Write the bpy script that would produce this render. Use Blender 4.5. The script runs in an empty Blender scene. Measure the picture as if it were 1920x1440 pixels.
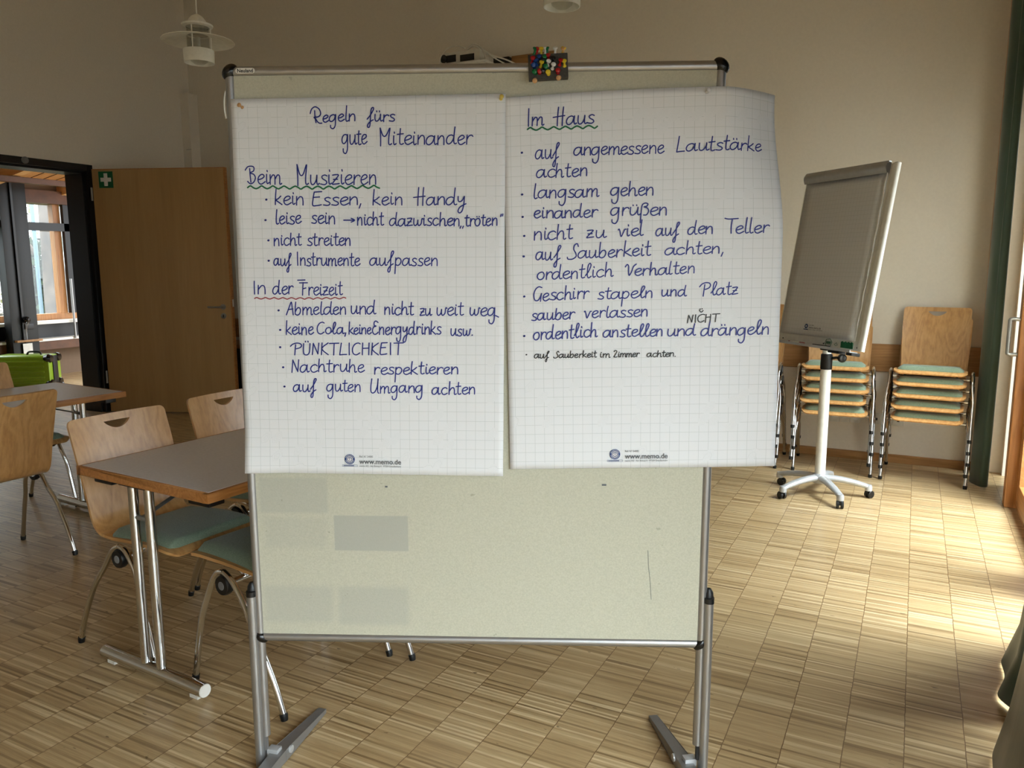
import bpy, bmesh, math, random
from mathutils import Vector, Matrix, Euler
random.seed(7)
PI = math.pi
SC = bpy.context.scene
COL = SC.collection

# ------------------------------------------------------------------ camera
CAM_H = 1.42
cam_d = bpy.data.cameras.new('camera')
cam = bpy.data.objects.new('camera', cam_d)
COL.objects.link(cam)
SC.camera = cam
cam_d.sensor_width = 36.0
cam_d.lens = 36.0 * 1466.9 / 1920.0
cam_d.clip_start = 0.05
cam_d.clip_end = 200
YAW, PIT, ROLL = 0.47387, 0.15198, -0.00289
_f = Vector((-math.sin(YAW) * math.cos(PIT), math.cos(YAW) * math.cos(PIT), -math.sin(PIT)))
_r0 = Vector((math.cos(YAW), math.sin(YAW), 0))
_u0 = _r0.cross(_f)
_r = _r0 * math.cos(ROLL) + _u0 * math.sin(ROLL)
_u = -_r0 * math.sin(ROLL) + _u0 * math.cos(ROLL)
cam.matrix_world = Matrix(((_r.x, _u.x, -_f.x, 0), (_r.y, _u.y, -_f.y, 0), (_r.z, _u.z, -_f.z, CAM_H), (0, 0, 0, 1)))

# ------------------------------------------------------------------ daylight
world = bpy.data.worlds.new('overcast_sky')
SC.world = world
world.use_nodes = True
wn = world.node_tree
wn.nodes['Background'].inputs[0].default_value = (0.86, 0.94, 1.0, 1)
wn.nodes['Background'].inputs[1].default_value = 10.0
# overcast sky: three times brighter overhead than at the horizon
_tc = wn.nodes.new('ShaderNodeTexCoord')
_sx = wn.nodes.new('ShaderNodeSeparateXYZ')
_mr = wn.nodes.new('ShaderNodeMapRange')
_mr.inputs[1].default_value, _mr.inputs[2].default_value = 0, 1
_mr.inputs[3].default_value, _mr.inputs[4].default_value = .28, 1.0
_mc = wn.nodes.new('ShaderNodeMix')
_mc.data_type, _mc.blend_type = 'RGBA', 'MULTIPLY'
_mc.inputs[0].default_value = 1
_mc.inputs[6].default_value = (0.87, 0.94, 1.0, 1)
wn.links.new(_tc.outputs['Generated'], _sx.inputs[0])
wn.links.new(_sx.outputs[2], _mr.inputs[0])
wn.links.new(_mr.outputs[0], _mc.inputs[7])
wn.links.new(_mc.outputs[2], wn.nodes['Background'].inputs[0])


def window_light(name, loc, rot, sx, sy, power, col=(1, 1, 1)):
    """daylight coming in through a window opening"""
    ld = bpy.data.lights.new(name, 'AREA')
    ld.shape = 'RECTANGLE'
    ld.size, ld.size_y, ld.energy, ld.color = sx, sy, power, col
    lo = bpy.data.objects.new(name, ld)
    lo.location, lo.rotation_euler = loc, rot
    COL.objects.link(lo)
    return lo


DAY = (0.87, 0.945, 1.0)
# broad overcast sky standing over the terrace, shining down through the glazing, and over the garden
window_light('sky_daylight', (2.0, 3.75, 4.3), (0, math.radians(24), math.radians(50)), 2.0, 2.0, 760, DAY)
window_light('sky_daylight', (2.9, -1.3, 2.4), (0, math.radians(66), 0), 2.4, 5.4, 410, DAY)
window_light('sky_daylight', (-12.2, 7.0, 4.2), (0, -math.radians(48), 0), 2.0, 5.0, 70, DAY)

SC.view_settings.view_transform = 'Standard'
SC.view_settings.look = 'None'
SC.view_settings.gamma = 1
SC.view_settings.use_curve_mapping = False
SC.view_settings.exposure = 0.34
SC.cycles.max_bounces = 8
SC.cycles.use_denoising = True
SC.cycles.sample_clamp_indirect = 6


# ------------------------------------------------------------------ materials
def lin(c):
    return tuple(((v / 255) / 12.92 if v / 255 <= .04045 else ((v / 255 + .055) / 1.055) ** 2.4) for v in c) + (1,)


MATS = {}


class NT:
    def __init__(s, name):
        s.m = bpy.data.materials.new(name)
        s.m.use_nodes = True
        s.t = s.m.node_tree
        s.b = s.t.nodes['Principled BSDF']
        MATS[name] = s.m

    def n(s, kind, **kw):
        nd = s.t.nodes.new(kind)
        for k, v in kw.items():
            setattr(nd, k, v)
        return nd

    def l(s, a, b):
        s.t.links.new(a, b)

    def val(s, sock, v):
        s.b.inputs[sock].default_value = v

    def coords(s, scale=(1, 1, 1), kind='Object', rot=(0, 0, 0)):
        tc = s.n('ShaderNodeTexCoord')
        mp = s.n('ShaderNodeMapping')
        mp.inputs['Scale'].default_value = scale
        mp.inputs['Rotation'].default_value = rot
        s.l(tc.outputs[kind], mp.inputs['Vector'])
        return mp.outputs[0]

    def noise(s, vec, scale=5, detail=3, rough=.5, dist=0):
        nd = s.n('ShaderNodeTexNoise')
        nd.inputs['Scale'].default_value = scale
        nd.inputs['Detail'].default_value = detail
        nd.inputs['Roughness'].default_value = rough
        nd.inputs['Distortion'].default_value = dist
        if vec is not None:
            s.l(vec, nd.inputs['Vector'])
        return nd.outputs[0]

    def ramp(s, fac, stops):
        r = s.n('ShaderNodeValToRGB')
        el = r.color_ramp.elements
        while len(el) < len(stops):
            el.new(.5)
        for e, (p, c) in zip(el, stops):
            e.position = p
            e.color = c
        s.l(fac, r.inputs[0])
        return r.outputs[0]

    def mix(s, fac, a, b, mode='MIX'):
        m = s.n('ShaderNodeMix', data_type='RGBA', blend_type=mode)
        for k, v in ((0, fac), (6, a), (7, b)):
            if hasattr(v, 'is_output'):
                s.l(v, m.inputs[k])
            else:
                m.inputs[k].default_value = v
        return m.outputs[2]

    def math(s, op, a, b=0.0):
        m = s.n('ShaderNodeMath', operation=op)
        for k, v in ((0, a), (1, b)):
            if hasattr(v, 'is_output'):
                s.l(v, m.inputs[k])
            else:
                m.inputs[k].default_value = v
        return m.outputs[0]

    def bump(s, h, strength=.2, dist=.002):
        b = s.n('ShaderNodeBump')
        b.inputs['Strength'].default_value = strength
        b.inputs['Distance'].default_value = dist
        s.l(h, b.inputs['Height'])
        s.l(b.outputs[0], s.b.inputs['Normal'])

    def color(s, c):
        if hasattr(c, 'is_output'):
            s.l(c, s.b.inputs['Base Color'])
        else:
            s.val('Base Color', c)


def plain(name, col, rough=.5, metal=0, var=.06, scale=30, spec=.5, bump=0):
    k = NT(name)
    c = lin(col)
    v = k.coords()
    n = k.noise(v, scale, 3)
    lo = tuple(x * (1 - var) for x in c[:3]) + (1,)
    hi = tuple(min(1, x * (1 + var)) for x in c[:3]) + (1,)
    k.color(k.ramp(n, [(.3, lo), (.7, hi)]))
    k.val('Roughness', rough)
    k.val('Metallic', metal)
    k.val('Specular IOR Level', spec)
    if bump:
        k.bump(n, bump)
    return k.m


def wood(name, cols, scale=(14, 14, 1.3), rough=.38, wave=1.6, rot=(0, 0, 0), coat=0.0):
    """cols: dark, mid, light; grain runs along the axis with the small scale"""
    k = NT(name)
    oi = k.n('ShaderNodeObjectInfo')
    tc = k.n('ShaderNodeTexCoord')
    add = k.n('ShaderNodeVectorMath', operation='ADD')
    k.l(tc.outputs['Object'], add.inputs[0])
    sc = k.n('ShaderNodeVectorMath', operation='SCALE')
    k.l(oi.outputs['Location'], sc.inputs[0])
    sc.inputs['Scale'].default_value = 3.1
    k.l(sc.outputs[0], add.inputs[1])
    mp = k.n('ShaderNodeMapping')
    mp.inputs['Scale'].default_value = scale
    mp.inputs['Rotation'].default_value = rot
    k.l(add.outputs[0], mp.inputs['Vector'])
    big = k.noise(mp.outputs[0], .55, 2, .5, .4)
    rings = k.math('PINGPONG', k.math('MULTIPLY', big, wave * 5), .5)
    fine = k.noise(mp.outputs[0], 6, 4, .6)
    t = k.math('ADD', k.math('MULTIPLY', rings, .55), k.math('MULTIPLY', fine, .7))
    k.color(k.ramp(t, [(.12, lin(cols[0])), (.5, lin(cols[1])), (.92, lin(cols[2]))]))
    k.val('Roughness', rough)
    k.val('Coat Weight', coat)
    k.val('Coat IOR', 1.65 if coat > .9 else 1.5)
    k.val('Coat Roughness', .28)
    k.bump(fine, .06, .001)
    return k.m


plain('white_wall', (236, 229, 216), .85, var=.02, scale=60, bump=.05)
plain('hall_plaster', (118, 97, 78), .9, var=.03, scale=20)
wood('ceiling_wood', ((222, 204, 176), (230, 214, 188), (236, 222, 200)), (1, 9, 9), .6)
plain('aluminium', (168, 168, 168), .36, .85, var=.03)
plain('dark_aluminium', (150, 150, 150), .42, .7, var=.03)
plain('chrome', (215, 215, 215), .07, 1, var=.01)
plain('black_plastic', (14, 14, 15), .42)
plain('black_gloss', (10, 10, 11), .22)
plain('grey_plastic', (120, 122, 124), .5)
plain('grey_laminate', (222, 219, 224), .34, var=.05, scale=90)
plain('anthracite_steel', (30, 32, 33), .45, .2)
plain('dark_frame', (20, 19, 19), .4)
plain('white_lacquer', (235, 234, 226), .3)
plain('white_plastic', (225, 222, 212), .5)
plain('silver_lacquer', (190, 192, 194), .32, .35)
plain('fibre_board', (68, 66, 62), .95, var=.25, scale=160)
plain('sticker_white', (225, 222, 215), .4)
plain('sign_green', (0, 92, 52), .4, var=.02)
plain('sign_green_bright', (10, 150, 95), .4, var=.02)
plain('rubber_grey', (70, 70, 72), .6)
plain('steel_grey', (150, 150, 146), .35, .7)
plain('suitcase_green', (124, 156, 36), .28, var=.04)
plain('lamp_enamel', (246, 244, 232), .35)
plain('ink_blue', (22, 38, 128), .55, var=.12, scale=400)
plain('ink_black', (16, 16, 18), .5)
plain('ink_green', (14, 104, 66), .5)
plain('ink_red', (150, 42, 52), .5)
plain('print_grey', (92, 96, 100), .6)
plain('print_blue', (18, 58, 118), .6)
plain('trunk_bark', (84, 72, 62), .95, var=.55, scale=5, bump=.6)
plain('field_stone', (98, 92, 82), .95, var=.3, scale=7, bump=.5)
plain('meadow', (70, 84, 40), .95, var=.3, scale=6)
plain('pale_blue_paint', (90, 120, 138), .5)
plain('ivy_leaf', (40, 62, 26), .7, var=.4, scale=12)
plain('dry_leaf', (110, 108, 50), .7, var=.4, scale=12)
plain('dark_wood', (92, 56, 30), .5, var=.2, scale=12)
plain('smoked_dark', (24, 24, 24), .5)
for nm, c in dict(r=(170, 28, 30), g=(16, 110, 58), y=(228, 200, 50), w=(228, 228, 224), b=(24, 62, 130), k=(16, 16, 18)).items():
    plain('pin_' + nm, c, .25, var=.02)
plain('pin_o', (196, 150, 100), .5, var=.12, scale=120)
plain('pin_brass', (214, 190, 90), .3, .3)
plain('pin_clear', (215, 215, 215), .12)

BEECH = ((176, 122, 66), (208, 158, 98), (226, 182, 124))
wood('beech_ply', BEECH, (15, 15, 1.6), .34, coat=1.0)
wood('beech_ply_flat', BEECH, (1.6, 15, 15), .36, coat=.15)
wood('ply_edge', ((176, 128, 74), (206, 160, 102), (222, 180, 124)), (4, 4, 60), .5)
wood('oak_edge', ((140, 88, 42), (176, 118, 62), (196, 140, 82)), (30, 2, 30), .42)
wood('birch_door', ((168, 132, 84), (178, 142, 94), (188, 152, 104)), (9, 9, .5), .4, wave=.5)
wood('oak_trim', ((132, 92, 50), (164, 120, 72), (184, 140, 90)), (1.2, 18, 18), .45)
wood('larch_post', ((150, 98, 52), (180, 124, 70), (200, 146, 92)), (18, 18, 1), .4)
wood('larch_beam', ((150, 98, 52), (180, 124, 70), (200, 146, 92)), (18, 1, 18), .4)
wood('pine_board', ((190, 132, 78), (216, 160, 104), (228, 178, 124)), (2, 14, 8), .5)
wood('pine_rafter', ((206, 154, 96), (228, 182, 126), (238, 198, 146)), (1, 12, 12), .5)

# parquet of narrow upright lamellae in rows
k = NT('strip_parquet')
tc = k.n('ShaderNodeTexCoord')
sx = k.n('ShaderNodeSeparateXYZ')
k.l(tc.outputs['Object'], sx.inputs[0])
jit = k.math('MULTIPLY', k.math('SUBTRACT', k.noise(tc.outputs['Object'], 16, 2), .5), .006)
xr = k.math('DIVIDE', k.math('ADD', k.math('SUBTRACT', sx.outputs[0], .060), jit), .1616)
ix = k.math('FLOOR', xr)
yr = k.math('DIVIDE', sx.outputs[1], .0085)
yo = k.math('ADD', yr, k.math('MULTIPLY', ix, .37))
iy = k.math('FLOOR', yo)
cb = k.n('ShaderNodeCombineXYZ')
k.l(ix, cb.inputs[0])
k.l(iy, cb.inputs[1])
wnz = k.n('ShaderNodeTexWhiteNoise', noise_dimensions='3D')
k.l(cb.outputs[0], wnz.inputs[0])
base = k.ramp(wnz.outputs[0], [(0, lin((142, 116, 80))), (.2, lin((182, 154, 112))), (.8, lin((198, 172, 130))), (1, lin((224, 202, 162)))])
cm = k.n('ShaderNodeCombineXYZ')
k.l(k.math('MULTIPLY', sx.outputs[0], 9), cm.inputs[0])
k.l(k.math('MULTIPLY', sx.outputs[1], 240), cm.inputs[1])
grain = k.noise(cm.outputs[0], 1, 3, .6)
base = k.mix(.55, base, k.ramp(grain, [(.22, (.46, .43, .38, 1)), (.62, (1, 1, 1, 1))]), 'MULTIPLY')
patch = k.noise(tc.outputs['Object'], 1.4, 3)
base = k.mix(.5, base, k.ramp(patch, [(.3, (.78, .74, .68, 1)), (.7, (1.0, 1, 1, 1))]), 'MULTIPLY')
fx = k.math('FRACT', xr)
gap = k.math('LESS_THAN', k.math('ABSOLUTE', k.math('SUBTRACT', fx, .5)), .492)
base = k.mix(gap, lin((112, 84, 52)), base)
cm2 = k.n('ShaderNodeCombineXYZ')
k.l(k.math('MULTIPLY', sx.outputs[0], 16), cm2.inputs[0])
k.l(k.math('MULTIPLY', sx.outputs[1], 60), cm2.inputs[1])
spot = k.math('GREATER_THAN', k.noise(cm2.outputs[0], 1, 2), .735)
base = k.mix(k.math('MULTIPLY', spot, .6), base, lin((70, 48, 28)))
k.color(base)
k.l(k.math('ADD', k.math('MULTIPLY', grain, .16), .24), k.b.inputs['Roughness'])
k.val('Specular IOR Level', .5)
k.bump(k.math('ADD', k.math('MULTIPLY', grain, .5), gap), .12, .001)

# squared flipchart paper, 25 mm squares
k = NT('squared_paper')
tc = k.n('ShaderNodeTexCoord')
sx = k.n('ShaderNodeSeparateXYZ')
k.l(tc.outputs['UV'], sx.inputs[0])


def rule(sock, off):
    f = k.math('FRACT', k.math('ADD', k.math('DIVIDE', sock, .025), off))
    return k.math('LESS_THAN', f, .034)


lines = k.math('MAXIMUM', rule(sx.outputs[0], .35), rule(sx.outputs[1], .2))
k.color(k.mix(lines, lin((237, 238, 240)), lin((204, 208, 208))))
k.val('Roughness', .7)
k.val('Specular IOR Level', .25)
PAPER_TREE = k
tr = k.n('ShaderNodeBsdfTranslucent')
tr.inputs[0].default_value = (.85, .85, .83, 1)
mx = k.n('ShaderNodeMixShader')
mx.inputs[0].default_value = .14
k.l(k.b.outputs[0], mx.inputs[1])
k.l(tr.outputs[0], mx.inputs[2])
k.l(mx.outputs[0], k.t.nodes['Material Output'].inputs[0])

# felt of the pinboard with paler ghosts of old notes
k = NT('board_felt')
v = k.coords()
f1 = k.noise(v, 260, 3, .7)
c = k.ramp(f1, [(.3, lin((178, 176, 158))), (.7, lin((194, 192, 174)))])
tc = k.n('ShaderNodeTexCoord')
sx = k.n('ShaderNodeSeparateXYZ')
k.l(tc.outputs['Object'], sx.inputs[0])


def box_mask(x0, x1, z0, z1, soft):
    def edge(sock, a, b):
        m1 = k.n('ShaderNodeMapRange', interpolation_type='SMOOTHSTEP')
        m1.inputs[1].default_value, m1.inputs[2].default_value = a - soft, a + soft
        k.l(sock, m1.inputs[0])
        m2 = k.n('ShaderNodeMapRange', interpolation_type='SMOOTHSTEP')
        m2.inputs[1].default_value, m2.inputs[2].default_value = b - soft, b + soft
        m2.inputs[3].default_value, m2.inputs[4].default_value = 1, 0
        k.l(sock, m2.inputs[0])
        return k.math('MULTIPLY', m1.outputs[0], m2.outputs[0])
    return k.math('MULTIPLY', edge(sx.outputs[0], x0, x1), edge(sx.outputs[2], z0, z1))


for x0, x1, z0, z1, soft, a in ((-.389, -.187, .649, .748, .002, .8), (-.59, -.404, .754, .852, .006, .5), (-.58, -.41, .655, .74, .012, .3),
                                (-.59, -.40, .44, .545, .012, .45), (-.385, -.19, .435, .545, .012, .5)):
    c = k.mix(k.math('MULTIPLY', box_mask(x0, x1, z0, z1, soft), a), c, lin((166, 166, 156)))
sp = k.math('GREATER_THAN', k.noise(v, 45, 2), .76)
c = k.mix(k.math('MULTIPLY', sp, .35), c, lin((120, 116, 100)))
k.color(c)
k.val('Roughness', .95)
k.val('Specular IOR Level', .1)
k.bump(f1, .25, .001)

# woven seat cloth
k = NT('green_cloth')
v = k.coords()
f1 = k.noise(v, 420, 2, .7)
k.color(k.ramp(f1, [(.3, lin((96, 116, 98))), (.7, lin((146, 162, 140)))]))
k.val('Roughness', .95)
k.val('Specular IOR Level', .15)
k.val('Sheen Weight', .3)
k.bump(f1, .3, .001)

# satin curtains, letting some daylight through
for nm, a, b_ in (('green_satin', (56, 78, 66), (74, 96, 82)), ('olive_satin', (92, 94, 84), (120, 122, 110))):
    k = NT(nm)
    v = k.coords((1, 1, .15))
    k.color(k.ramp(k.noise(v, 14, 3), [(.3, lin(a)), (.7, lin(b_))]))
    k.val('Roughness', .42)
    k.val('Specular IOR Level', .4)
    k.val('Sheen Weight', .3)
    tr = k.n('ShaderNodeBsdfTranslucent')
    tr.inputs[0].default_value = lin(b_)
    mx = k.n('ShaderNodeMixShader')
    mx.inputs[0].default_value = .07
    k.l(k.b.outputs[0], mx.inputs[1])
    k.l(tr.outputs[0], mx.inputs[2])
    k.l(mx.outputs[0], k.t.nodes['Material Output'].inputs[0])


def glass(name, tint, refl=.08, rough=.02):
    k = NT(name)
    t = k.n('ShaderNodeBsdfTransparent')
    t.inputs[0].default_value = tint
    g = k.n('ShaderNodeBsdfGlossy')
    g.inputs['Roughness'].default_value = rough
    mx = k.n('ShaderNodeMixShader')
    mx.inputs[0].default_value = refl
    k.l(t.outputs[0], mx.inputs[1])
    k.l(g.outputs[0], mx.inputs[2])
    k.l(mx.outputs[0], k.t.nodes['Material Output'].inputs[0])


glass('window_glass', (.95, .97, .96, 1))
glass('lamp_glass', (.92, .92, .9, 1), .08)


# ------------------------------------------------------------------ mesh helpers
class MB:
    def __init__(s):
        s.v, s.f = [], []

    def add(s, vs, fs, M=None):
        o = len(s.v)
        s.v += [tuple(M @ Vector(p)) if M is not None else tuple(p) for p in vs]
        s.f += [tuple(i + o for i in f) for f in fs]
        return s

    def box(s, c, d, M=None):
        x, y, z = c
        a, b, e = d[0] / 2, d[1] / 2, d[2] / 2
        vs = [(x + i * a, y + j * b, z + q * e) for q in (-1, 1) for j in (-1, 1) for i in (-1, 1)]
        return s.add(vs, [(0, 2, 3, 1), (4, 5, 7, 6), (0, 1, 5, 4), (2, 6, 7, 3), (0, 4, 6, 2), (1, 3, 7, 5)], M)

    def span(s, x0, x1, y0, y1, z0, z1, M=None):
        return s.box(((x0 + x1) / 2, (y0 + y1) / 2, (z0 + z1) / 2), (x1 - x0, y1 - y0, z1 - z0), M)

    def tube(s, path, r, n=14, M=None, cap=True, sq=None, closed=False):
        P = [Vector(p) for p in path]
        m = len(P)
        R = r if isinstance(r, (list, tuple)) else [r] * m
        vs, fs = [], []
        T = []
        for i in range(m):
            if closed:
                t = P[(i + 1) % m] - P[i - 1]
            else:
                t = P[min(i + 1, m - 1)] - P[max(i - 1, 0)]
            T.append(t.normalized())
        ref = Vector((0, 0, 1)) if abs(T[0].z) < .9 else Vector((1, 0, 0))
        nrm = T[0].cross(ref).normalized()
        for i in range(m):
            nrm = (nrm - T[i] * nrm.dot(T[i])).normalized()
            bn = T[i].cross(nrm)
            for j in range(n):
                a = 2 * PI * j / n
                ca, sa = math.cos(a), math.sin(a)
                if sq:
                    ca *= sq[0]
                    sa *= sq[1]
                vs.append(P[i] + nrm * ca * R[i] + bn * sa * R[i])
        q = m if closed else m - 1
        for i in range(q):
            for j in range(n):
                a, b = i * n + j, i * n + (j + 1) % n
                c, d = ((i + 1) % m) * n + (j + 1) % n, ((i + 1) % m) * n + j
                fs.append((a, b, c, d))
        if cap and not closed:
            fs.append(tuple(range(n - 1, -1, -1)))
            fs.append(tuple(range((m - 1) * n, m * n)))
        return s.add(vs, fs, M)

    def lathe(s, prof, n=28, M=None, cap=True):
        vs, fs = [], []
        for r, z in prof:
            for j in range(n):
                a = 2 * PI * j / n
                vs.append((r * math.cos(a), r * math.sin(a), z))
        for i in range(len(prof) - 1):
            for j in range(n):
                fs.append((i * n + j, i * n + (j + 1) % n, (i + 1) * n + (j + 1) % n, (i + 1) * n + j))
        if cap and prof[0][0] > 1e-6:
            fs.append(tuple(range(n - 1, -1, -1)))
        if cap and prof[-1][0] > 1e-6:
            fs.append(tuple(range((len(prof) - 1) * n, len(prof) * n)))
        return s.add(vs, fs, M)

    def prism(s, poly, h0, h1, M=None):
        n = len(poly)
        vs = [(x, y, h0) for x, y in poly] + [(x, y, h1) for x, y in poly]
        fs = [tuple(range(n - 1, -1, -1)), tuple(range(n, 2 * n))]
        fs += [(i, (i + 1) % n, n + (i + 1) % n, n + i) for i in range(n)]
        return s.add(vs, fs, M)

    def grid(s, fn, nu, nv, M=None, closed_u=False):
        vs = [fn(i / nu, j / nv) for j in range(nv + 1) for i in range(nu + 1)]
        fs = [(j * (nu + 1) + i, j * (nu + 1) + i + 1, (j + 1) * (nu + 1) + i + 1, (j + 1) * (nu + 1) + i) for j in range(nv) for i in range(nu)]
        return s.add(vs, fs, M)

    def mesh(s, name, mat, smooth=35, bevel=0, seg=2):
        me = bpy.data.meshes.new(name)
        me.from_pydata(s.v, [], s.f)
        bm = bmesh.new()
        bm.from_mesh(me)
        bmesh.ops.remove_doubles(bm, verts=bm.verts, dist=1e-6)
        if bevel:
            es = [e for e in bm.edges if len(e.link_faces) == 2 and e.calc_face_angle(0) > .5]
            bmesh.ops.bevel(bm, geom=es, offset=bevel, segments=seg, profile=.6, affect='EDGES', clamp_overlap=True)
        bmesh.ops.recalc_face_normals(bm, faces=bm.faces)
        bm.to_mesh(me)
        bm.free()
        if mat:
            me.materials.append(MATS[mat])
        if smooth:
            me.shade_smooth()
            me.set_sharp_from_angle(angle=math.radians(smooth))
        return me

    def build(s, name, mat, parent=None, smooth=35, bevel=0, seg=2, loc=None, rot=None):
        o = bpy.data.objects.new(name, s.mesh(name, mat, smooth, bevel, seg))
        COL.objects.link(o)
        if parent:
            o.parent = parent
        if loc:
            o.location = loc
        if rot:
            o.rotation_euler = rot
        return o


def tag(o, label, cat, group=None, kind=None):
    o['label'] = label
    o['category'] = cat
    if group:
        o['group'] = group
    if kind:
        o['kind'] = kind
    return o


def thing(name, label, cat, loc=(0, 0, 0), rot=(0, 0, 0), group=None):
    o = bpy.data.objects.new(name, None)
    COL.objects.link(o)
    o.empty_display_size = .1
    o.location = loc
    o.rotation_euler = rot
    return tag(o, label, cat, group)


def struct(mb, name, mat, parent=None, smooth=0, bevel=0, label=None):
    o = mb.build(name, mat, parent, smooth, bevel)
    if not parent:
        o['kind'] = 'structure'
    if label:
        o['label'] = label
    return o


def dup(o, parent=None):
    """a copy of a thing with copies of all its parts and sub-parts"""
    c = o.copy()
    COL.objects.link(c)
    c.parent = parent
    for ch in o.children:
        dup(ch, c)
    return c


def R3(rx=0, ry=0, rz=0, loc=(0, 0, 0)):
    return Matrix.Translation(loc) @ Euler((rx, ry, rz)).to_matrix().to_4x4()


def smooth_path(pts, k=5):
    P = [Vector(p) for p in pts]
    if len(P) < 3:
        return P
    out = []
    for i in range(len(P) - 1):
        p0, p1, p2, p3 = P[max(i - 1, 0)], P[i], P[i + 1], P[min(i + 2, len(P) - 1)]
        for j in range(k):
            t = j / k
            out.append(.5 * ((2 * p1) + (p2 - p0) * t + (2 * p0 - 5 * p1 + 4 * p2 - p3) * t * t + (3 * p1 - p0 - 3 * p2 + p3) * t ** 3))
    out.append(P[-1])
    return out


def text_obj(name, body, size, mat, parent, loc, rot, align='LEFT', xs=1.0, bold=0):
    cu = bpy.data.curves.new(name, 'FONT')
    cu.body = body
    cu.size = size
    cu.align_x = align
    cu.extrude = .0001
    cu.offset = bold
    cu.materials.append(MATS[mat])
    o = bpy.data.objects.new(name, cu)
    COL.objects.link(o)
    o.parent = parent
    o.location = loc
    o.rotation_euler = rot
    o.scale = (xs, 1, 1)
    # turn the lettering into plain mesh
    dg = bpy.context.evaluated_depsgraph_get()
    me = bpy.data.meshes.new_from_object(o.evaluated_get(dg))
    me.name = name
    q = bpy.data.objects.new(name, me)
    COL.objects.link(q)
    q.parent, q.location, q.rotation_euler, q.scale = parent, loc, rot, (xs, 1, 1)
    bpy.data.objects.remove(o)
    q.name = name
    return q


# ================================================================== the room
XL, XR, YB, YF, ZC = -6.98, .60, 6.14, -3.6, 4.6
XH = -10.0                                  # window wall of the hall beyond the door
YD0, YD1, ZD = 3.55, 4.885, 2.29            # door opening in the left wall

struct(MB().span(XH - .3, XR + .25, YF - .2, 10.2, -.12, 0), 'floor', 'strip_parquet')
struct(MB().span(XL - .12, XR + .25, YF - .2, YB + .2, ZC, ZC + .15), 'ceiling', 'ceiling_wood')
struct(MB().span(XL - .28, XR + .25, YB, YB + .2, 0, ZC), 'wall_back', 'white_wall')
struct(MB().span(XL, XR + .25, YF - .2, YF, 0, ZC), 'wall_front', 'white_wall')
w = MB().span(XL - .28, XL, YD1 + .05, YB, 0, ZC).span(XL - .28, XL, YF - .2, YD0 - .05, 0, ZC).span(XL - .28, XL, YD0 - .05, YD1 + .05, ZD + .06, ZC)
struct(w, 'wall_left', 'white_wall')
w = MB().span(XR, XR + .25, YF, YB, 2.42, ZC).span(XR + .12, XR + .25, YF, 2.6, 1.82, 2.42).span(XR, XR + .25, 5.36, 5.80, 0, 2.42).span(XR, XR + .25, 6.06, YB, 0, 2.42).span(XR, XR + .25, YF, -3.3, 0, 2.42)  # unseen low rear header and solid strip behind the curtain, added to block daylight
struct(w, 'wall_right', 'white_wall')
struct(MB().span(XL, XR - .16, YB - .018, YB, 0, .06), 'baseboard_back', 'oak_trim', bevel=.003)
struct(MB().span(XL + .13, XR - .16, YB - .022, YB, .655, .852), 'trim_1', 'oak_trim', bevel=.003, label='wooden protective rail along the back wall')
struct(MB().span(XR - .18, XR - .125, YB - .09, YB, 0, ZC), 'trim_2', 'larch_post', bevel=.004, label='wooden corner post beside the curtain')
struct(MB().span(XL, XL + .018, YD1 + .2, YB, 0, .06), 'baseboard_left', 'oak_trim', bevel=.003)

# pale boxed-in duct in the corner, ending at 3.2 m
bx = struct(MB().span(XL, XL + .12, YB - .12, YB, 0, 3.19), 'trim_3', 'white_wall', bevel=.004, label='boxed pipe duct in the left corner')
struct(MB().span(XL + .05, XL + .122, YB - .123, YB - .119, 2.62, 2.623), 'joint', 'grey_plastic', bx)

# dark steel door frame
d = struct(MB().span(XL - .28, XL + .02, YD1, YD1 + .06, 0, ZD + .06).span(XL - .28, XL + .02, YD0 - .06, YD0, 0, ZD + .06)
           .span(XL - .28, XL + .02, YD0, YD1, ZD, ZD + .06), 'door_1', 'dark_frame', bevel=.004)
f = MB().span(XL - .28, XL - .03, YD1 - .02, YD1 - .001, 0, ZD - .001).span(XL - .28, XL - .03, YD0 + .001, YD0 + .02, 0, ZD - .001).span(XL - .28, XL - .03, YD0, YD1, ZD - .02, ZD - .001)
struct(f, 'frame_lining', 'anthracite_steel', d)
struct(MB().lathe([(.0, 0), (.03, 0), (.03, .012), (.022, .018), (0, .018)], 20, R3(0, PI / 2, 0, (XL + .02, 4.31, ZD + .035))), 'closer_contact', 'grey_plastic', d)
# wooden door leaf, swung into the room
A = math.radians(21.5)
leaf = thing('door_leaf', 'plain birch door leaf standing open beside the dark doorway', 'door', (XL + .045, YD1 + .06, 0), (0, 0, A))
LW, LT = 1.28, .045
MB().span(.0, LW, -LT, 0, .012, 2.30).build('panel', 'birch_door', leaf, bevel=.002)
MB().span(LW, LW + .012, -LT, 0, .012, 2.30).span(0, LW + .012, -LT, 0, 2.30, 2.308).build('edge_lipping', 'oak_edge', leaf)
h = MB().lathe([(0, 0), (.026, 0), (.026, .006), (0, .006)], 24, R3(PI / 2, 0, 0, (LW - .075, -LT, 1.03)))
h.tube(smooth_path([(LW - .075, -LT, 1.03), (LW - .075, -LT - .04, 1.03), (LW - .085, -LT - .052, 1.03), (LW - .11, -LT - .055, 1.03), (LW - .2, -LT - .055, 1.03)]), .0095, 12)
h.build('door_handle', 'steel_grey', leaf)
kr = MB().lathe([(0, 0), (.026, 0), (.026, .006), (0, .006)], 24, R3(PI / 2, 0, 0, (LW - .075, -LT, .945))).build('lock_rose', 'steel_grey', leaf)
MB().box((LW - .075, -LT - .007, .945), (.008, .003, .026)).build('key_slot', 'black_plastic', kr)
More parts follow.
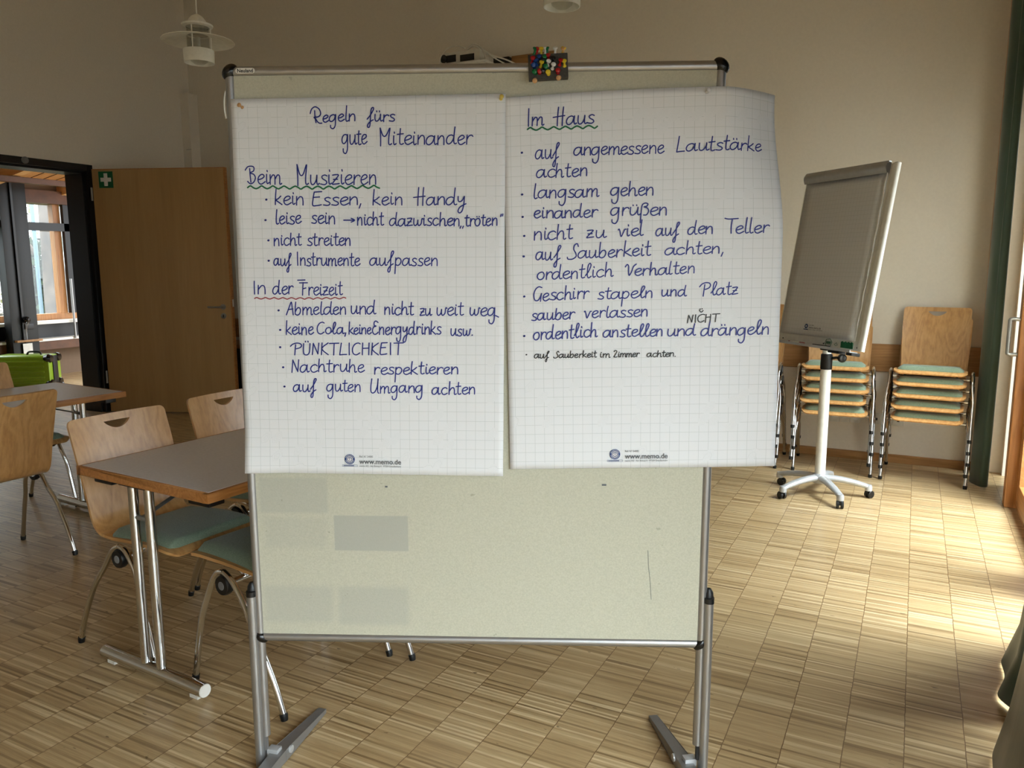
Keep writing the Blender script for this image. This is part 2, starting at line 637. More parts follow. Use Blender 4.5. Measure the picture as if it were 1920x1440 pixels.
for z in (.35, 2.08):
    MB().tube([(-.012, -LT - .004, z - .06), (-.012, -LT - .004, z + .06)], .009, 10).build('hinge', 'steel_grey', leaf)
MB().span(LW + .0121, LW + .015, -.034, -.012, 1.03, 1.10).build('latch_plate', 'sticker_white', leaf)
st = MB().span(.065, .205, -LT - .0015, -LT, 2.135, 2.285).build('first_aid_sticker', 'sign_green', leaf, smooth=0)
st['label'] = 'green sticker with white first aid cross'
MB().span(.117, .153, -LT - .0028, -LT - .0015, 2.152, 2.268).span(.083, .117, -LT - .0028, -LT - .0015, 2.192, 2.228).span(.153, .187, -LT - .0028, -LT - .0015, 2.192, 2.228).build('white_cross', 'sticker_white', st, smooth=0)

# ------------------------------------------------------------ hall beyond
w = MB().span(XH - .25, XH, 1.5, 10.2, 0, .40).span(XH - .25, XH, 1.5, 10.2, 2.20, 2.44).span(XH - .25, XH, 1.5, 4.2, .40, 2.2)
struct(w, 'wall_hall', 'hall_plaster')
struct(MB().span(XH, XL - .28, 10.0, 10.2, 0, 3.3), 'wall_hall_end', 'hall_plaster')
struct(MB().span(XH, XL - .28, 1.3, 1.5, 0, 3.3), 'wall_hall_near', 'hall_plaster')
# boarded ceiling rising from the eaves above the windows
SL = Matrix(((1, 0, 0, 0), (0, 1, 0, 0), (.17, 0, 1, -.17 * XH), (0, 0, 0, 1)))
struct(MB().span(XH - .3, XL - .28, 1.3, 10.2, 2.44, 2.55, SL), 'ceiling_hall', 'pine_board')
cs = MB()
for i in range(52):
    cs.span(XH, XL - .28, 1.6 + i * .16, 1.606 + i * .16, 2.434, 2.441, SL)
struct(cs, 'trim_4', 'dark_wood', label='dark joints between the ceiling boards')
for i, y in enumerate((3.6, 4.6, 5.6, 6.62, 7.7, 8.7)):
    struct(MB().span(XH, XL - .28, y - .05, y + .05, 2.30, 2.435, SL), 'trim_%d' % (5 + i), 'pine_rafter', bevel=.004, label='pine ceiling rafter in the hall')
struct(MB().span(-9.30, -9.20, 1.5, 10, 2.36, 2.425), 'trim_11', 'dark_wood', bevel=.004, label='dark purlin under the rafters')
struct(MB().span(XH, XH + .1, 1.5, 10, 2.2, 2.36), 'trim_12', 'dark_wood', label='dark lintel board above the hall windows')
struct(MB().span(XH, XH + .02, 4.2, 6.15, 0, .12), 'baseboard_hall', 'oak_trim')
# glazed window band, timber frames behind a dark transom
win = MB().span(XH - .12, XH - .02, 4.2, 10, .72, .80)
for y in (4.25, 5.55, 6.55, 7.9, 9.2):
    win.span(XH - .12, XH - .02, y - .045, y + .045, .8, 2.2)
w1 = struct(win, 'window_1', 'larch_post', bevel=.004)
struct(MB().span(XH - .075, XH - .068, 4.2, 10, .8, 2.2), 'glass_pane', 'window_glass', w1)
struct(MB().span(XH - .01, XH + .05, 4.2, 10, 1.86, 1.96).span(XH - .01, XH + .05, 6.60, 6.67, .8, 2.2), 'transom', 'dark_frame', w1)
struct(MB().span(XH - .02, XH + .2, 4.2, 10, .685, .72), 'window_sill', 'white_lacquer', w1)
struct(MB().span(XH, XH + .04, 4.2, 10, .50, .685), 'apron', 'dark_frame', w1)
struct(MB().span(XH - .02, XH + .22, 4.2, 10, .47, .50), 'ledge', 'white_lacquer', w1)
struct(MB().span(XH, XH + .2, 4.2, 10, .36, .47), 'bench_board', 'dark_wood', w1)
MB().tube([(XH + .24, 6.50, .48), (XH + .24, 6.50, 1.25)], .014, 10).build('guide_rod', 'aluminium', w1)
sg = thing('exit_sign', 'green escape route sign on the hall window pane', 'sign', (XH + .06, 6.76, 1.70))
MB().span(0, .006, -.075, .075, -.10, .10).build('sign_plate', 'sign_green_bright', sg, smooth=0)
MB().span(.006, .009, -.03, .03, -.082, -.035).span(.006, .009, -.03, .03, .035, .082).span(.006, .009, -.07, -.035, -.02, .04).build('white_symbols', 'sticker_white', sg, smooth=0)

post = thing('steel_column', 'dark steel column in front of the hall windows', 'column', (-9.72, 5.78, 0))
MB().span(-.1, .1, -.02, .15, 0, 2.45).build('shaft', 'anthracite_steel', post, bevel=.01)
MB().span(-.06, .08, -.16, -.02, 0, 2.45).build('side_flange', 'anthracite_steel', post, bevel=.004)
MB().span(-.05, .105, -.04, -.015, .5, 2.45).build('dark_groove', 'dark_frame', post)
MB().span(-.11, .14, -.14, .17, .50, .525).build('collar_board', 'oak_trim', post, bevel=.003)
MB().span(-.5, .04, -1.4, -.16, 1.86, 1.96).build('transom', 'anthracite_steel', post)
pp = MB().span(.101, .103, -.08, .035, .26, .46).build('notice', 'sticker_white')
pp.location = (-9.715, 5.80, .02)
tag(pp, 'blank white notice on the dark column above the suitcase', 'notice')
cf = thing('bottle_holder', 'small black and clear bottle rack fixed to the hall column', 'holder', (-9.60, 5.78, .53))
MB().tube(smooth_path([(0, -.03, 0), (0, -.03, .12), (.01, -.02, .18), (.02, .0, .22)]), .035, 14).build('bottle', 'lamp_glass', cf)
MB().lathe([(0, 0), (.03, .005), (.042, .03), (.04, .055), (.02, .075), (0, .08)], 20, R3(0, 0, 0, (.01, 0, .2))).build('lid', 'black_gloss', cf)
MB().span(-.05, .0, -.02, .09, .12, .19).build('bracket', 'black_plastic', cf, bevel=.006)

# lime green trolley case
su = thing('suitcase', 'lime green hard shell trolley suitcase lying on the hall floor', 'suitcase', (-9.12, 5.48, 0), (0, 0, math.radians(-60)))
prof = []


def rbox(cx, cz, hx, hz, r, n=6):
    return [(cx + sx * (hx - r) + r * math.cos(a0 + q * PI / 2 / n), cz + sz * (hz - r) + r * math.sin(a0 + q * PI / 2 / n))
            for sx, sz, a0 in ((1, 1, 0), (-1, 1, PI / 2), (-1, -1, PI), (1, -1, 3 * PI / 2)) for q in range(n + 1)]


MB().prism(rbox(0, .215, .13, .185, .04), -.30, .285, Matrix(((1, 0, 0, 0), (0, 0, 1, 0), (0, 1, 0, 0), (0, 0, 0, 1)))).build('shell', 'suitcase_green', su, bevel=.012)
for z in (.09, .15, .21, .27, .33):
    MB().tube([(.131, -.27, z), (.131, .23, z)], .011, 8).build('ridge', 'suitcase_green', su)
MB().span(-.05, .05, .283, .297, .05, .39).build('zip_panel', 'black_plastic', su, bevel=.01)
for sx in (-1, 1):
    for z in (.07, .36):
        MB().lathe([(0, -.05), (.04, -.045), (.055, 0), (.04, .035), (0, .04)], 16, R3(-PI / 2, 0, 0, (sx * .09, .27, z))).build('corner_guard', 'black_gloss', su)
MB().tube(smooth_path([(.03, .0, .40), (.03, .02, .43), (.03, .08, .435), (.03, .14, .43), (.03, .16, .40)]), .011, 10).build('carry_handle', 'black_plastic', su)
for sx in (-1, 1):
    MB().lathe([(0, -.012), (.03, -.012), (.03, .012), (0, .012)], 18, R3(0, PI / 2, 0, (sx * .09, .30, .03))).build('wheel', 'black_gloss', su)
# ------------------------------------------------------------ outside
struct(MB().span(-26, XH - .31, -6, 26, -.5, -.15), 'ground_outside', 'meadow')
tr = thing('tree_trunk', 'thick pale tree trunk outside the hall windows', 'tree', (-13.5, 8.66, -.16))
MB().tube([(0, 0, 0), (.02, .03, .6), (.05, 0, 1.6), (.0, .05, 3.2), (.1, 0, 6)], [.32, .21, .17, .16, .15], 24).build('trunk', 'trunk_bark', tr)
MB().tube(smooth_path([(0, -.3, 1.8), (.1, -.9, 2.5), (0, -1.5, 3.6)]), [.06] * 6 + [.04] * 5, 10).build('bough', 'trunk_bark', tr)
tr2 = thing('tree_trunk', 'slimmer pale tree trunk outside, half hidden by the doorway edge', 'tree', (-14.2, 9.75, -.16))
MB().tube([(0, 0, 0), (0, .03, 1.6), (.1, .05, 6)], [.26, .2, .17], 20).build('trunk', 'trunk_bark', tr2)
pl = MB().tube([(0, 0, 0), (0, 0, 4.5)], .03, 12).build('garden_pole', 'pale_blue_paint')
pl.location = (-12.3, 7.66, -.15)
tag(pl, 'pale blue pole standing outside the hall window', 'pole')
wl = MB()
for i in range(46):
    for j in range(3):
        wl.box((random.uniform(-.06, .06), -3 + i * .32 + (j % 2) * .16, .12 + j * .22), (.42, random.uniform(.24, .33), random.uniform(.17, .22)))
wl = wl.build('stone_wall', 'field_stone', bevel=.03)
wl.location = (-16.2, 4.5, -.16)
tag(wl, 'low dry stone wall at the back of the garden', 'wall')


def leaves(name, label, loc, size, n, mat):
    m = MB()
    for _ in range(n):
        p = Vector((random.gauss(0, .33) * size[0], random.gauss(0, .33) * size[1], abs(random.uniform(0, 1)) * size[2]))
        s = random.uniform(.04, .09)
        M = Matrix.Translation(p) @ Euler((random.uniform(0, 6), random.uniform(0, 6), random.uniform(0, 6))).to_matrix().to_4x4()
        m.add([(-s, 0, 0), (0, -s * .6, .01), (s, 0, 0), (0, s * .6, .01)], [(0, 1, 2, 3)], M)
    o = m.build(name, mat, smooth=0)
    o.location = loc
    tag(o, label, 'shrub', kind='stuff')


leaves('ivy_foliage', 'dark ivy foliage behind the pale blue pole', (-14.6, 9.0, -.1), (.5, .5, 2.0), 1300, 'ivy_leaf')
leaves('hedge_foliage', 'yellowish hedge foliage outside, left of the hall column', (-14.8, 7.2, -.1), (.7, 1.2, 3.2), 1500, 'dry_leaf')
leaves('twig_foliage', 'sparse yellow foliage beyond the stone wall', (-18, 9.5, .3), (1.0, 3.5, 4.5), 1800, 'dry_leaf')

# ------------------------------------------------------------ glazed right-hand side
fr = MB()
for y in (5.31, 3.95, 2.6, 1.25, -.1, -1.45, -2.8, -3.28):
    fr.span(XR - .055, XR + .10, y - .05, y + .05, 0, 2.42)
fr.span(XR - .03, XR + .10, -3.3, 5.36, 2.33, 2.42).span(XR + .02, XR + .12, -3.3, 2.6, 1.75, 2.33)  # unseen rear header rail set low to shade the top of the pinboard
w2 = struct(fr, 'window_2', 'larch_post', bevel=.006)
struct(MB().span(XR + .08, XR + .086, 5.80, 6.06, 0, 2.42), 'glass_pane', 'window_glass', w2)
for a, b in ((4.0, 5.26), (2.65, 3.9), (1.3, 2.55), (-.05, 1.2), (-1.4, -.15), (-2.75, -1.5)):
    s = MB().span(XR, XR + .07, a, a + .1, .02, 2.32).span(XR, XR + .07, b - .1, b, .02, 2.32)
    s = struct(s.span(XR, XR + .07, a + .1, b - .1, .02, .16).span(XR, XR + .07, a + .1, b - .1, 2.2, 2.32), 'sash', 'larch_beam', w2, bevel=.006)
    struct(MB().span(XR + .03, XR + .036, a + .1, b - .1, .16, 2.2), 'glass_pane', 'window_glass', s)
MB().tube(smooth_path([(XR - .055, 5.29, 1.10), (XR - .10, 5.29, 1.10), (XR - .105, 5.29, 1.07), (XR - .105, 5.29, .93), (XR - .10, 5.29, .90), (XR - .055, 5.29, .90)]), .011, 10).build('window_handle', 'steel_grey', w2)
struct(MB().span(XR + .25, 9, -6, 9, -.4, -.14), 'terrace_outside', 'field_stone')
struct(MB().span(XR + .25, XR + 3.2, 1.85, 2.0, -.14, 4.2), 'wall_daylight_blocker', 'white_wall', label='added unseen wall outside that keeps daylight off the back wall')  # unseen wall added outside to stop side daylight reaching the back wall


def curtain(name, label, mat, path, z0, z1, amp, waves, lean=0.0, reach=.2):
    m = MB()
    P = smooth_path([(x, y, 0) for x, y in path], 24)
    L = len(P)

    def fn(u, v):
        f = u * (L - 1)
        i = min(int(f), L - 2)
        p = P[i].lerp(P[i + 1], f - i)
        t = (P[min(i + 2, L - 1)] - P[max(i - 1, 0)]).normalized()
        nrm = Vector((-t.y, t.x, 0))
        a = amp * (.75 + .25 * math.sin(5 * v + u * 9)) 
        ph = waves * 2 * PI * u + .5 * math.sin(3 * v + u * 5)
        q = p + nrm * (a * math.sin(ph)) + t * (a * .3 * math.sin(2 * ph))
        return (q.x - lean * math.exp(-(z1 - z0) * v / reach), q.y, z0 + (z1 - z0) * v)
    m.grid(fn, 150, 26)
    o = m.build(name, mat, smooth=180)
    md = o.modifiers.new('cloth', 'SOLIDIFY')
    md.thickness = .004
    return tag(o, label, 'curtain')


curtain('curtain', 'green satin curtain bunched beside the right-hand chair stack', 'green_satin',
        [(.425, 5.97), (.408, 5.80), (.415, 5.70), (.45, 5.65), (.485, 5.69), (.485, 5.80)], .012, 3.9, .011, 2.5)
curtain('curtain', 'green curtain hanging at the right edge of the picture', 'green_satin', [(.50, 3.32), (.43, 3.08), (.405, 2.88), (.44, 2.72)], .012, 3.9, .018, 2.5, .06, .12)
curtain('curtain', 'olive grey curtain in the bottom right corner of the picture', 'olive_satin', [(.47, 2.66), (.372, 2.50), (.345, 2.3), (.34, 2.0), (.39, 1.7)], .012, 3.9, .008, 3.0, .075, .3)
crl = MB().tube([(.40, -3.2, 3.93), (.40, 6.04, 3.93)], .016, 10)
crl = crl.build('curtain_rail', 'aluminium')
tag(crl, 'long metal curtain rail along the window side', 'rail')


# ================================================================== pinboard
BO = thing('pinboard', 'large mobile pinboard on grey feet in the foreground', 'pinboard', (-1.01294, 1.76538, 0), (0, 0, math.radians(24.776)))
HW, ZT, ZB = .61, 1.898, .394
MB().span(-HW, HW, -.006, .006, ZB, ZT).build('felt_panel', 'board_felt', BO, smooth=0)
for sx in (-1, 1):
    MB().tube([(sx * HW, 0, ZB - .3), (sx * HW, 0, ZT)], .0125, 18).build('side_tube', 'aluminium', BO)
for z, nm in ((ZT, 'top_tube'), (ZB, 'bottom_tube')):
    MB().tube([(-HW, 0, z), (HW, 0, z)], .0125, 18).build(nm, 'aluminium', BO)
for sx in (-1, 1):
    for z in (ZB, ZT):
        r = R3(0, (1 if (z == ZT) == (sx < 0) else -1) * PI / 4, 0, (sx * (HW - (.0 if z == ZT else .002)), 0, z)) @ Matrix.Diagonal((.015 if z == ZB else .017, .0175, .023, 1))
        MB().lathe([(math.sin(i * PI / 10), -math.cos(i * PI / 10)) for i in range(11)], 20, r).build('corner_joint', 'black_gloss', BO, smooth=180)
for sx in (-1, 1):
    x = sx * (HW + .017)
    lg = MB().prism([(x + a, b) for a, b in rbox(0, 0, .0125, .021, .0115, 4)], .001, .515).build('leg', 'aluminium', BO)
    MB().prism([(x + a, b) for a, b in rbox(0, 0, .0135, .0225, .0125, 4)], .515, .53).lathe([(.0135, 0), (.012, .012), (.006, .022), (0, .023)], 16, R3(0, 0, 0, (x, 0, .53))).build('leg_cap', 'black_plastic', lg)
    MB().span(x - sx * .0165 - .0035, x - sx * .0165 + .0035, -.008, .008, .05, .37).build('leg_slot', 'black_plastic' if sx > 0 else 'dark_aluminium', lg)
    # splayed foot pointing away from and towards the viewer, slightly toed in
    an = -sx * math.radians(-12)
    M = R3(0, 0, an, (sx * .580, .012, 0))
    ft = MB()
    for sgn, ln in ((1, .26), (-1, .30)):
        ft.add([(-.02, 0, .004), (.02, 0, .004), (.02, 0, .038), (-.02, 0, .038), (-.014, sgn * ln, .002), (.014, sgn * ln, .002), (.014, sgn * ln, .016), (-.014, sgn * ln, .016)],
               [(0, 1, 2, 3), (4, 5, 6, 7), (0, 1, 5, 4), (1, 2, 6, 5), (2, 3, 7, 6), (3, 0, 4, 7)], M)
    ft = ft.build('foot', 'dark_aluminium', BO, smooth=0, bevel=.002)
    MB().box((sx * .012, -.004, .036), (.034, .026, .022), M).lathe([(0, 0), (.011, 0), (.011, .008), (0, .008)], 14, M @ R3(0, sx * -PI / 2, 0, (-sx * .017, .03, .026))).build('hinge_clamp', 'silver_lacquer', ft, bevel=.002)
lab = MB().prism(rbox(-.5665, ZT, .0245, .0065, .0064, 5), .0118, .0136, Matrix(((1, 0, 0, 0), (0, 0, -1, 0), (0, 1, 0, 0), (0, 0, 0, 1)))).build('maker_label', 'sticker_white', BO, smooth=0)
text_obj('lettering', 'Neuland', .0125, 'ink_black', lab, (-.5665, -.0138, ZT - .0042), (PI / 2, 0, 0), 'CENTER', .95, .0003)
cd = MB().tube(smooth_path([(-.622, -.004, 1.852), (-.626, -.006, 1.83), (-.6255, -.008, 1.805), (-.622, -.01, 1.785)]), .0022, 8).build('cord', 'white_plastic', BO)
mk = MB()
for q in ((-.243, .83, .007), (.34, .84, .012)):
    MB().box((q[0], -.0064, q[1]), (q[2], .0008, .005)).build('speck', 'print_grey', BO)
mk.tube([(.46, -.0062, .66), (.462, -.0062, .62), (.468, -.0062, .57), (.472, -.0062, .52)], .0006, 5)
mk.build('scratch', 'print_grey', BO)


# ------------------------------------------------------------------ sheets
def curl(which, u, z):
    """how far a free corner bends back (+) or lifts forward (-) from the board"""
    if which == 'r':
        a = max(0, (u - .618) / .155)
        b = max(0, min(1, (z - 1.48) / .35))
        return .115 * a ** 1.4 * b * b * (3 - 2 * b) + .004 * a
    a = max(0, (-.5 - u) / .11)
    b = max(0, (.98 - z) / .11)
    return -.012 * a * b - .004 * max(0, (1.0 - z) / .13)


SHEET_C = {'l': ((-.606, 1.830), (.083, 1.836), (-.617, .870), (.072, .865), -.0145),
           'r': ((.076, 1.826), (.771, 1.848), (.091, .883), (.783, .896), -.0137)}


def sheet_pt(which, u, z, off=0.0):
    return (u, SHEET_C[which][4] + curl(which, u, z) - off, z)


def make_sheet(which, label):
    tl, tr_, bl, br, y = SHEET_C[which]
    t = thing('paper_sheet', label, 'poster', BO.location, BO.rotation_euler, 'flipchart sheets on the pinboard')
    m = MB()
    uv = []

    def fn(a, b):
        u = (bl[0] * (1 - a) + br[0] * a) * (1 - b) + (tl[0] * (1 - a) + tr_[0] * a) * b
        z = (bl[1] * (1 - a) + br[1] * a) * (1 - b) + (tl[1] * (1 - a) + tr_[1] * a) * b
        if which == 'r':
            z += .006 * math.sin(PI * a) * b
        uv.append((a * .69, b * .966))
        y = .0012 * math.sin(7 * a + 5 * b) * math.sin(9 * b) * (1 if b < .9 else .3)
        p = sheet_pt(which, u, z)
        return (p[0], p[1] - abs(y), p[2])
    m.grid(fn, 48, 60)
    o = m.build('paper', 'squared_paper', t, smooth=180)
    me = o.data
    ul = me.uv_layers.new(name='squares')
    kd = {}
    for i, p in enumerate(m.v):
        kd[(round(p[0], 5), round(p[2], 5))] = uv[i]
    for lp in me.loops:
        p = me.vertices[lp.vertex_index].co
        ul.data[lp.index].uv = kd.get((round(p.x, 5), round(p.z, 5)), (0, 0))
    md = o.modifiers.new('paper', 'SOLIDIFY')
    md.thickness = .0003
    md.offset = 0
    return t


SHEETS = {'l': make_sheet('l', 'left white squared sheet headed with rules for good company'),
          'r': make_sheet('r', 'right white squared sheet with house rules, its corner curling back')}

# ------------------------------------------------------------------ handwriting
GL = {}
for ln in '''a 13 9,8.5 6,10 2,8.5 0,4.5 1,1 4,.3 7.5,3.5 9.3,9.5|9.5,10 9.2,4 10.2,.5 12.5,1.5
b 11 1.5,20 1,10 1,1|1,4 4,9 7.5,9.5 9,6 7.5,1.5 4,-.2 1,1.5
c 10 8.5,8.5 6,10 2.2,8.5 .3,4.5 2,.8 5,0 9,2
d 13 9,8.5 6,10 2,8.5 0,4.5 1,1 4,.3 7.5,3.5 9.2,8|10,20 9.3,10 9.2,3 10.5,.3 12.5,1
e 10 1,4.5 5,5.5 8,7.5 7.5,9.5 5,10 2,8 .7,4.5 2,1 5,0 9.5,2.5
f 11 .5,3 5,9 9,17 8.5,19.8 6.2,18 5.2,10 5,0 4,-8 1.5,-8.5 1.5,-5 5,-.5 9,2
g 12 9,8.5 6,10 2,8.5 0,4.5 1.2,1 4,.5 7.5,3.5 9,9.5|9.2,10 9.2,2 8.8,-6 6,-10 2.5,-8.5 2,-5
h 11.5 1.5,20 1.2,10 1,0|1,4 4,9 7,9.5 8.2,6 8.3,1 9.5,0 11,1
i 5.5 1.5,10 1.5,3 2.5,.3 4.5,1.5|2,14.8 2.3,13.3
k 10.5 1.8,20 1.2,9 1,0|8,10 4,6.5 1.5,5.5 5,3 9.5,0
l 5.5 2,20 1.2,8 1.3,2 2.5,0 4.8,1
1 8 0,3 4,9 6.4,17 5,20 3,17 2.3,8 2.8,2 4.5,0 7.5,2
m 16 1,10 1,0|1,5 4,9.5 6.5,9 7,5 7,0|7,5 10,9.5 12.5,9 13,5 13,1 14,0 15.5,1
n 10.8 1,10 1,0|1,5 4.5,9.5 7.5,9 8.5,5 8.6,0
o 10.5 6,10 2,8.5 .3,4.5 2,.8 5,0 8,2 9,6 7.5,9.3 5,10
p 11 1.5,10 1.2,0 .8,-11|1.3,6 4,9.8 7.5,9 8.8,5.5 7,1.5 4,0 1.5,1.5
r 8.8 1.5,10 1.3,4 1.3,0|1.4,5 3.5,8.8 6.5,9.8 8,8.5
s 9 7.8,9 5,10 2,8.5 3,6 6.5,4 7.5,1.8 5,0 .5,.7
t 8 3.5,18.5 3,8 3.2,1.5 5,0 7.5,1|0,11.3 7,12
u 12 1,10 1,3.5 2.5,.3 5.5,1 8.5,6 8.8,10|8.8,10 8.7,3 9.8,.3 12,1.5
v 10 0,9 1,10 2.5,6 4,0 6,4 8,9 9.5,9.5
w 14.5 1,10 1,3 3,.3 6,3 6.8,8 6.8,3 8.5,.3 11.5,3 12.5,9.5 14,9
y 11.5 1,10 1.3,5 3,3.5 6,5 8.5,10|8.7,10 8.2,0 6.5,-8 3.5,-10.5 1.5,-8 4,-3 11,1
z 9.5 .5,9.5 4,10 7.5,9.5 4,5 .3,.3 4,.3 8.5,.8|1.5,5 6.5,5.3
ß 11 1,-9 1.2,8 2,16 5,19 8,17 7,12.5 4,11 8,9 9.5,5 7.5,.8 4,.5
A 12 0,0 4,10 7,20 8.5,10 10,0|2.5,7 9.5,8
B 12 -3,15 0,19 5,20 8.5,18.5 8,14 3,11.5 8,10 10.5,6.5 8.5,2 4,0 0,2.5|3,17 3.5,9 4.5,1.5
C 13 11,18.5 8,20 3.5,17.5 .5,10 1.5,2.5 6,0 11,3
E 12 2,19.5 10,20|2,19 1.2,10 .8,.7 5,0 10,1|1,10.5 8,11
€ 12 10,17.5 6,20 3,17.5 3.5,12.5 6.5,11.5 2,9.5 .2,4.5 3,.3 7,.5 10.5,3
F 12.5 -5,22 7,22.3|-2,17.5 11,17.5|4,18 3.5,9 3,0|3.5,8 8.5,9
G 12.5 10,18.5 6,20 2,16 .3,8 2,1 6,.5 9,5 10,9.5|10,9.5 9.5,3 9.2,-1
H 16 0,9 4,9.5 14,10.5|6,20 5.5,10 5.5,-1|12,20 11.5,10 11.5,-1
Ħ 12 1,20 1,0|9.5,20 9.5,0|1,10 9.5,10.5
I 6 2,20 2.2,10 2.6,0
K 12 2,20 1.5,0|10,20 2,9.5 10.5,0
L 11.5 2.5,20 1.5,8 .8,0|.8,0 5,.5 10,.7
M 16 1,20 1.8,9 2,-1|1,20 4,11.5 6.5,9.5 9,12 12.5,20 11.5,9 11.5,2 13,.3 15,1.5
N 12 1,0 2,19|2,19 8.5,1|8.5,1 9.5,19.5
P 12.5 -4,14 -1,18 4,20 9,19 11,15.5 9,11.5 4,9.5|3,17 2.5,8 2,0
R 13.5 -4,13 -2,18 3,20.5 9,17.5 11,12 8,8.5 3,8 1.5,7.5 3.5,6 7,1 10,-1 13,-1|2.5,16 3,8 4.5,0
S 12.5 12,16.5 10.5,20 7.5,18 7,13 9.5,8 10,3.5 6,.3 1,.5 0,3
T 9 -5,19.5 0,18.5 11,19|4,17.5 3.5,9 4,0
Ŧ 13 0,19.5 13,20|6.5,19.5 6.3,0
U 14 2,20 .8,10 1,3 3.5,.3 7,2.5 10,10 11,20|11,20 10.5,8 11,1.5 12.5,0
Ü 12 1,19 1,5 3,.3 7,.3 9.5,5 10,19|3.5,23.5 3.7,22|7,23.5 7.2,22
V 12.5 0,14 2,18 4,15 4.5,6 5.5,1 8,6 10,14 13,18
Z 11 .5,16 3,20 7,18.5 7.5,14 1,.5|1,.5 5,0 10,1
, 4 1.5,1.5 0,-4
. 4 1,.3 1.8,.8'''.split('\n'):
    ch, adv, st = ln.split(' ', 2)
    GL[ch] = (float(adv), [[tuple(map(float, p.split(','))) for p in s.split()] for s in st.split('|')])
DOTS_UML = [[(3.2, 14.8), (3.4, 13.6)], [(7, 14.8), (7.2, 13.6)]]
for a, b in (('ä', 'a'), ('ö', 'o'), ('ü', 'u')):
    GL[a] = (GL[b][0], GL[b][1] + DOTS_UML)

WORDS='''lb Regeln -4057 17704 -2937 17745 167 371
lb fürs -2629 17729 -1932 17722 166 332
lb gute -3280 17181 -2646 17176 232 348
lb Miteinander -2309 17160 9 17152 219 411
lb Beim -5779 16234 -4859 16227 237 434
lb Musizieren -4449 16211 -2459 16198 236 497
lb kein -5049 15713 -4334 15709 212 384
lb Essen, -4088 15687 -2855 15700 198 343
lb kein -2542 15698 -1807 15694 198 382
lb Handy -1508 15685 -181 15684 197 420
lb leise -5045 15233 -4396 15236 200 360
lb sein -4134 15235 -3543 15232 200 346
lb nicht -2954 15183 -2283 15186 199 332
lb dazwischen -2134 15165 -364 15170 186 331
lb tröten -215 15163 597 15165 185 278
lb nicht -5127 14689 -4420 14693 188 309
lb streiten -4268 14686 -3164 14682 188 322
lb auf -5159 14181 -4706 14180 176 325
lb Instrumente -4540 14179 -2919 14175 190 338
lb aufpassen -2670 14174 -938 14169 189 364
lb In -5707 13457 -5426 13457 220 329
lb der -5223 13450 -4684 13456 206 356
lb Freizeit -4560 13415 -3402 13427 205 356
lb Abmelden -4898 12918 -3343 12925 193 331
lb und -3189 12932 -2548 12938 207 358
lb nicht -2319 12918 -1569 12918 192 343
lb zu -1403 12904 -1098 12904 179 329
lb weit -960 12897 -276 12903 206 342
lb weg -104 12890 529 12890 205 342
lb keine -4922 12404 -4197 12405 195 362
lb Co1a, -4098 12419 -3354 12419 167 306
lb keine -3270 12405 -2682 12413 167 319
lb €nergydrinks -2654 12406 -864 12407 194 346
lb usw. -608 12373 -54 12380 180 331
lb PÜNKŦLICĦKEIŦ -4827 11872 -1857 11884 168 308
lb Nachtruhe -4820 11413 -2895 11426 198 338
lb respektieren -2629 11356 -448 11376 183 337
lb auf -4801 10894 -4188 10904 185 341
lb guten -3911 10898 -3029 10908 192 312
lb Umgang -2743 10867 -1389 10879 184 382
lb achten -1127 10838 -14 10842 184 339
rb Im 1392 17574 1775 17596 203 419
rb Haus 2000 17594 3012 17635 203 418
rb auf 1566 16791 2150 16800 218 385
rb angemessene 2520 16861 4744 16906 192 358
rb Lautstärke 5051 16929 7255 16999 178 368
rb achten 1593 16326 2843 16369 194 336
rb langsam 1540 15831 3155 15860 195 364
rb gehen 3447 15878 4493 15891 195 350
rb einander 1541 15339 3135 15357 184 341
rb grüßen 3455 15388 4836 15407 196 313
rb nicht 1542 14797 2506 14832 212 370
rb zu 2860 14844 3356 14862 185 343
rb viel 3650 14874 4277 14898 185 382
rb auf 4593 14896 5169 14907 184 328
rb den 5389 14926 5990 14943 184 341
rb Teller 6294 14942 7414 14963 183 379
rb auf 1583 14296 2206 14308 200 360
rb Sauberkeit 2377 14321 4476 14407 186 385
rb achten, 4831 14419 6273 14454 172 330
rb ordent1ich 1618 13799 3540 13881 188 362
rb Verhalten 3843 13895 5571 13965 174 320
rb Geschirr 1531 13264 2939 13338 190 352
rb stape1n 3163 13310 4528 13349 176 297
rb und 4783 13376 5401 13389 162 269
rb P1atz 5723 13388 6685 13441 174 335
rb sauber 1476 12766 2584 12807 178 287
rb verlassen 2822 12828 4417 12875 177 286
rk NICĦŦ 5445 12705 6256 12739 129 200
rb ordent1ich 1525 12264 3163 12355 193 371
rb anste11en 3313 12342 4809 12371 178 328
rb und 4958 12371 5662 12385 178 300
rb dränge1n 5798 12371 7500 12414 191 367
rk auf 1546 11793 1924 11801 104 180
rk Sauberkeit 2043 11794 3151 11824 97 173
rk im 3252 11818 3499 11818 97 166
rk Zimmer 3594 11825 4251 11833 97 173
rk achten. 4442 11834 5163 11849 97 159'''
DOTS='''lb -5276 15840
lb -5323 15328
lb -5273 14818
lb -5292 14304
lb -5096 13029
lb -5079 12522
lb -5101 12068
lb -5047 11540
lb -5037 11028
rb 1227 16941
rb 1232 15925
rb 1245 15374
rb 1285 14903
rb 1272 14391
rb 1285 13380
rb 1284 12367
rk 1339 11883'''
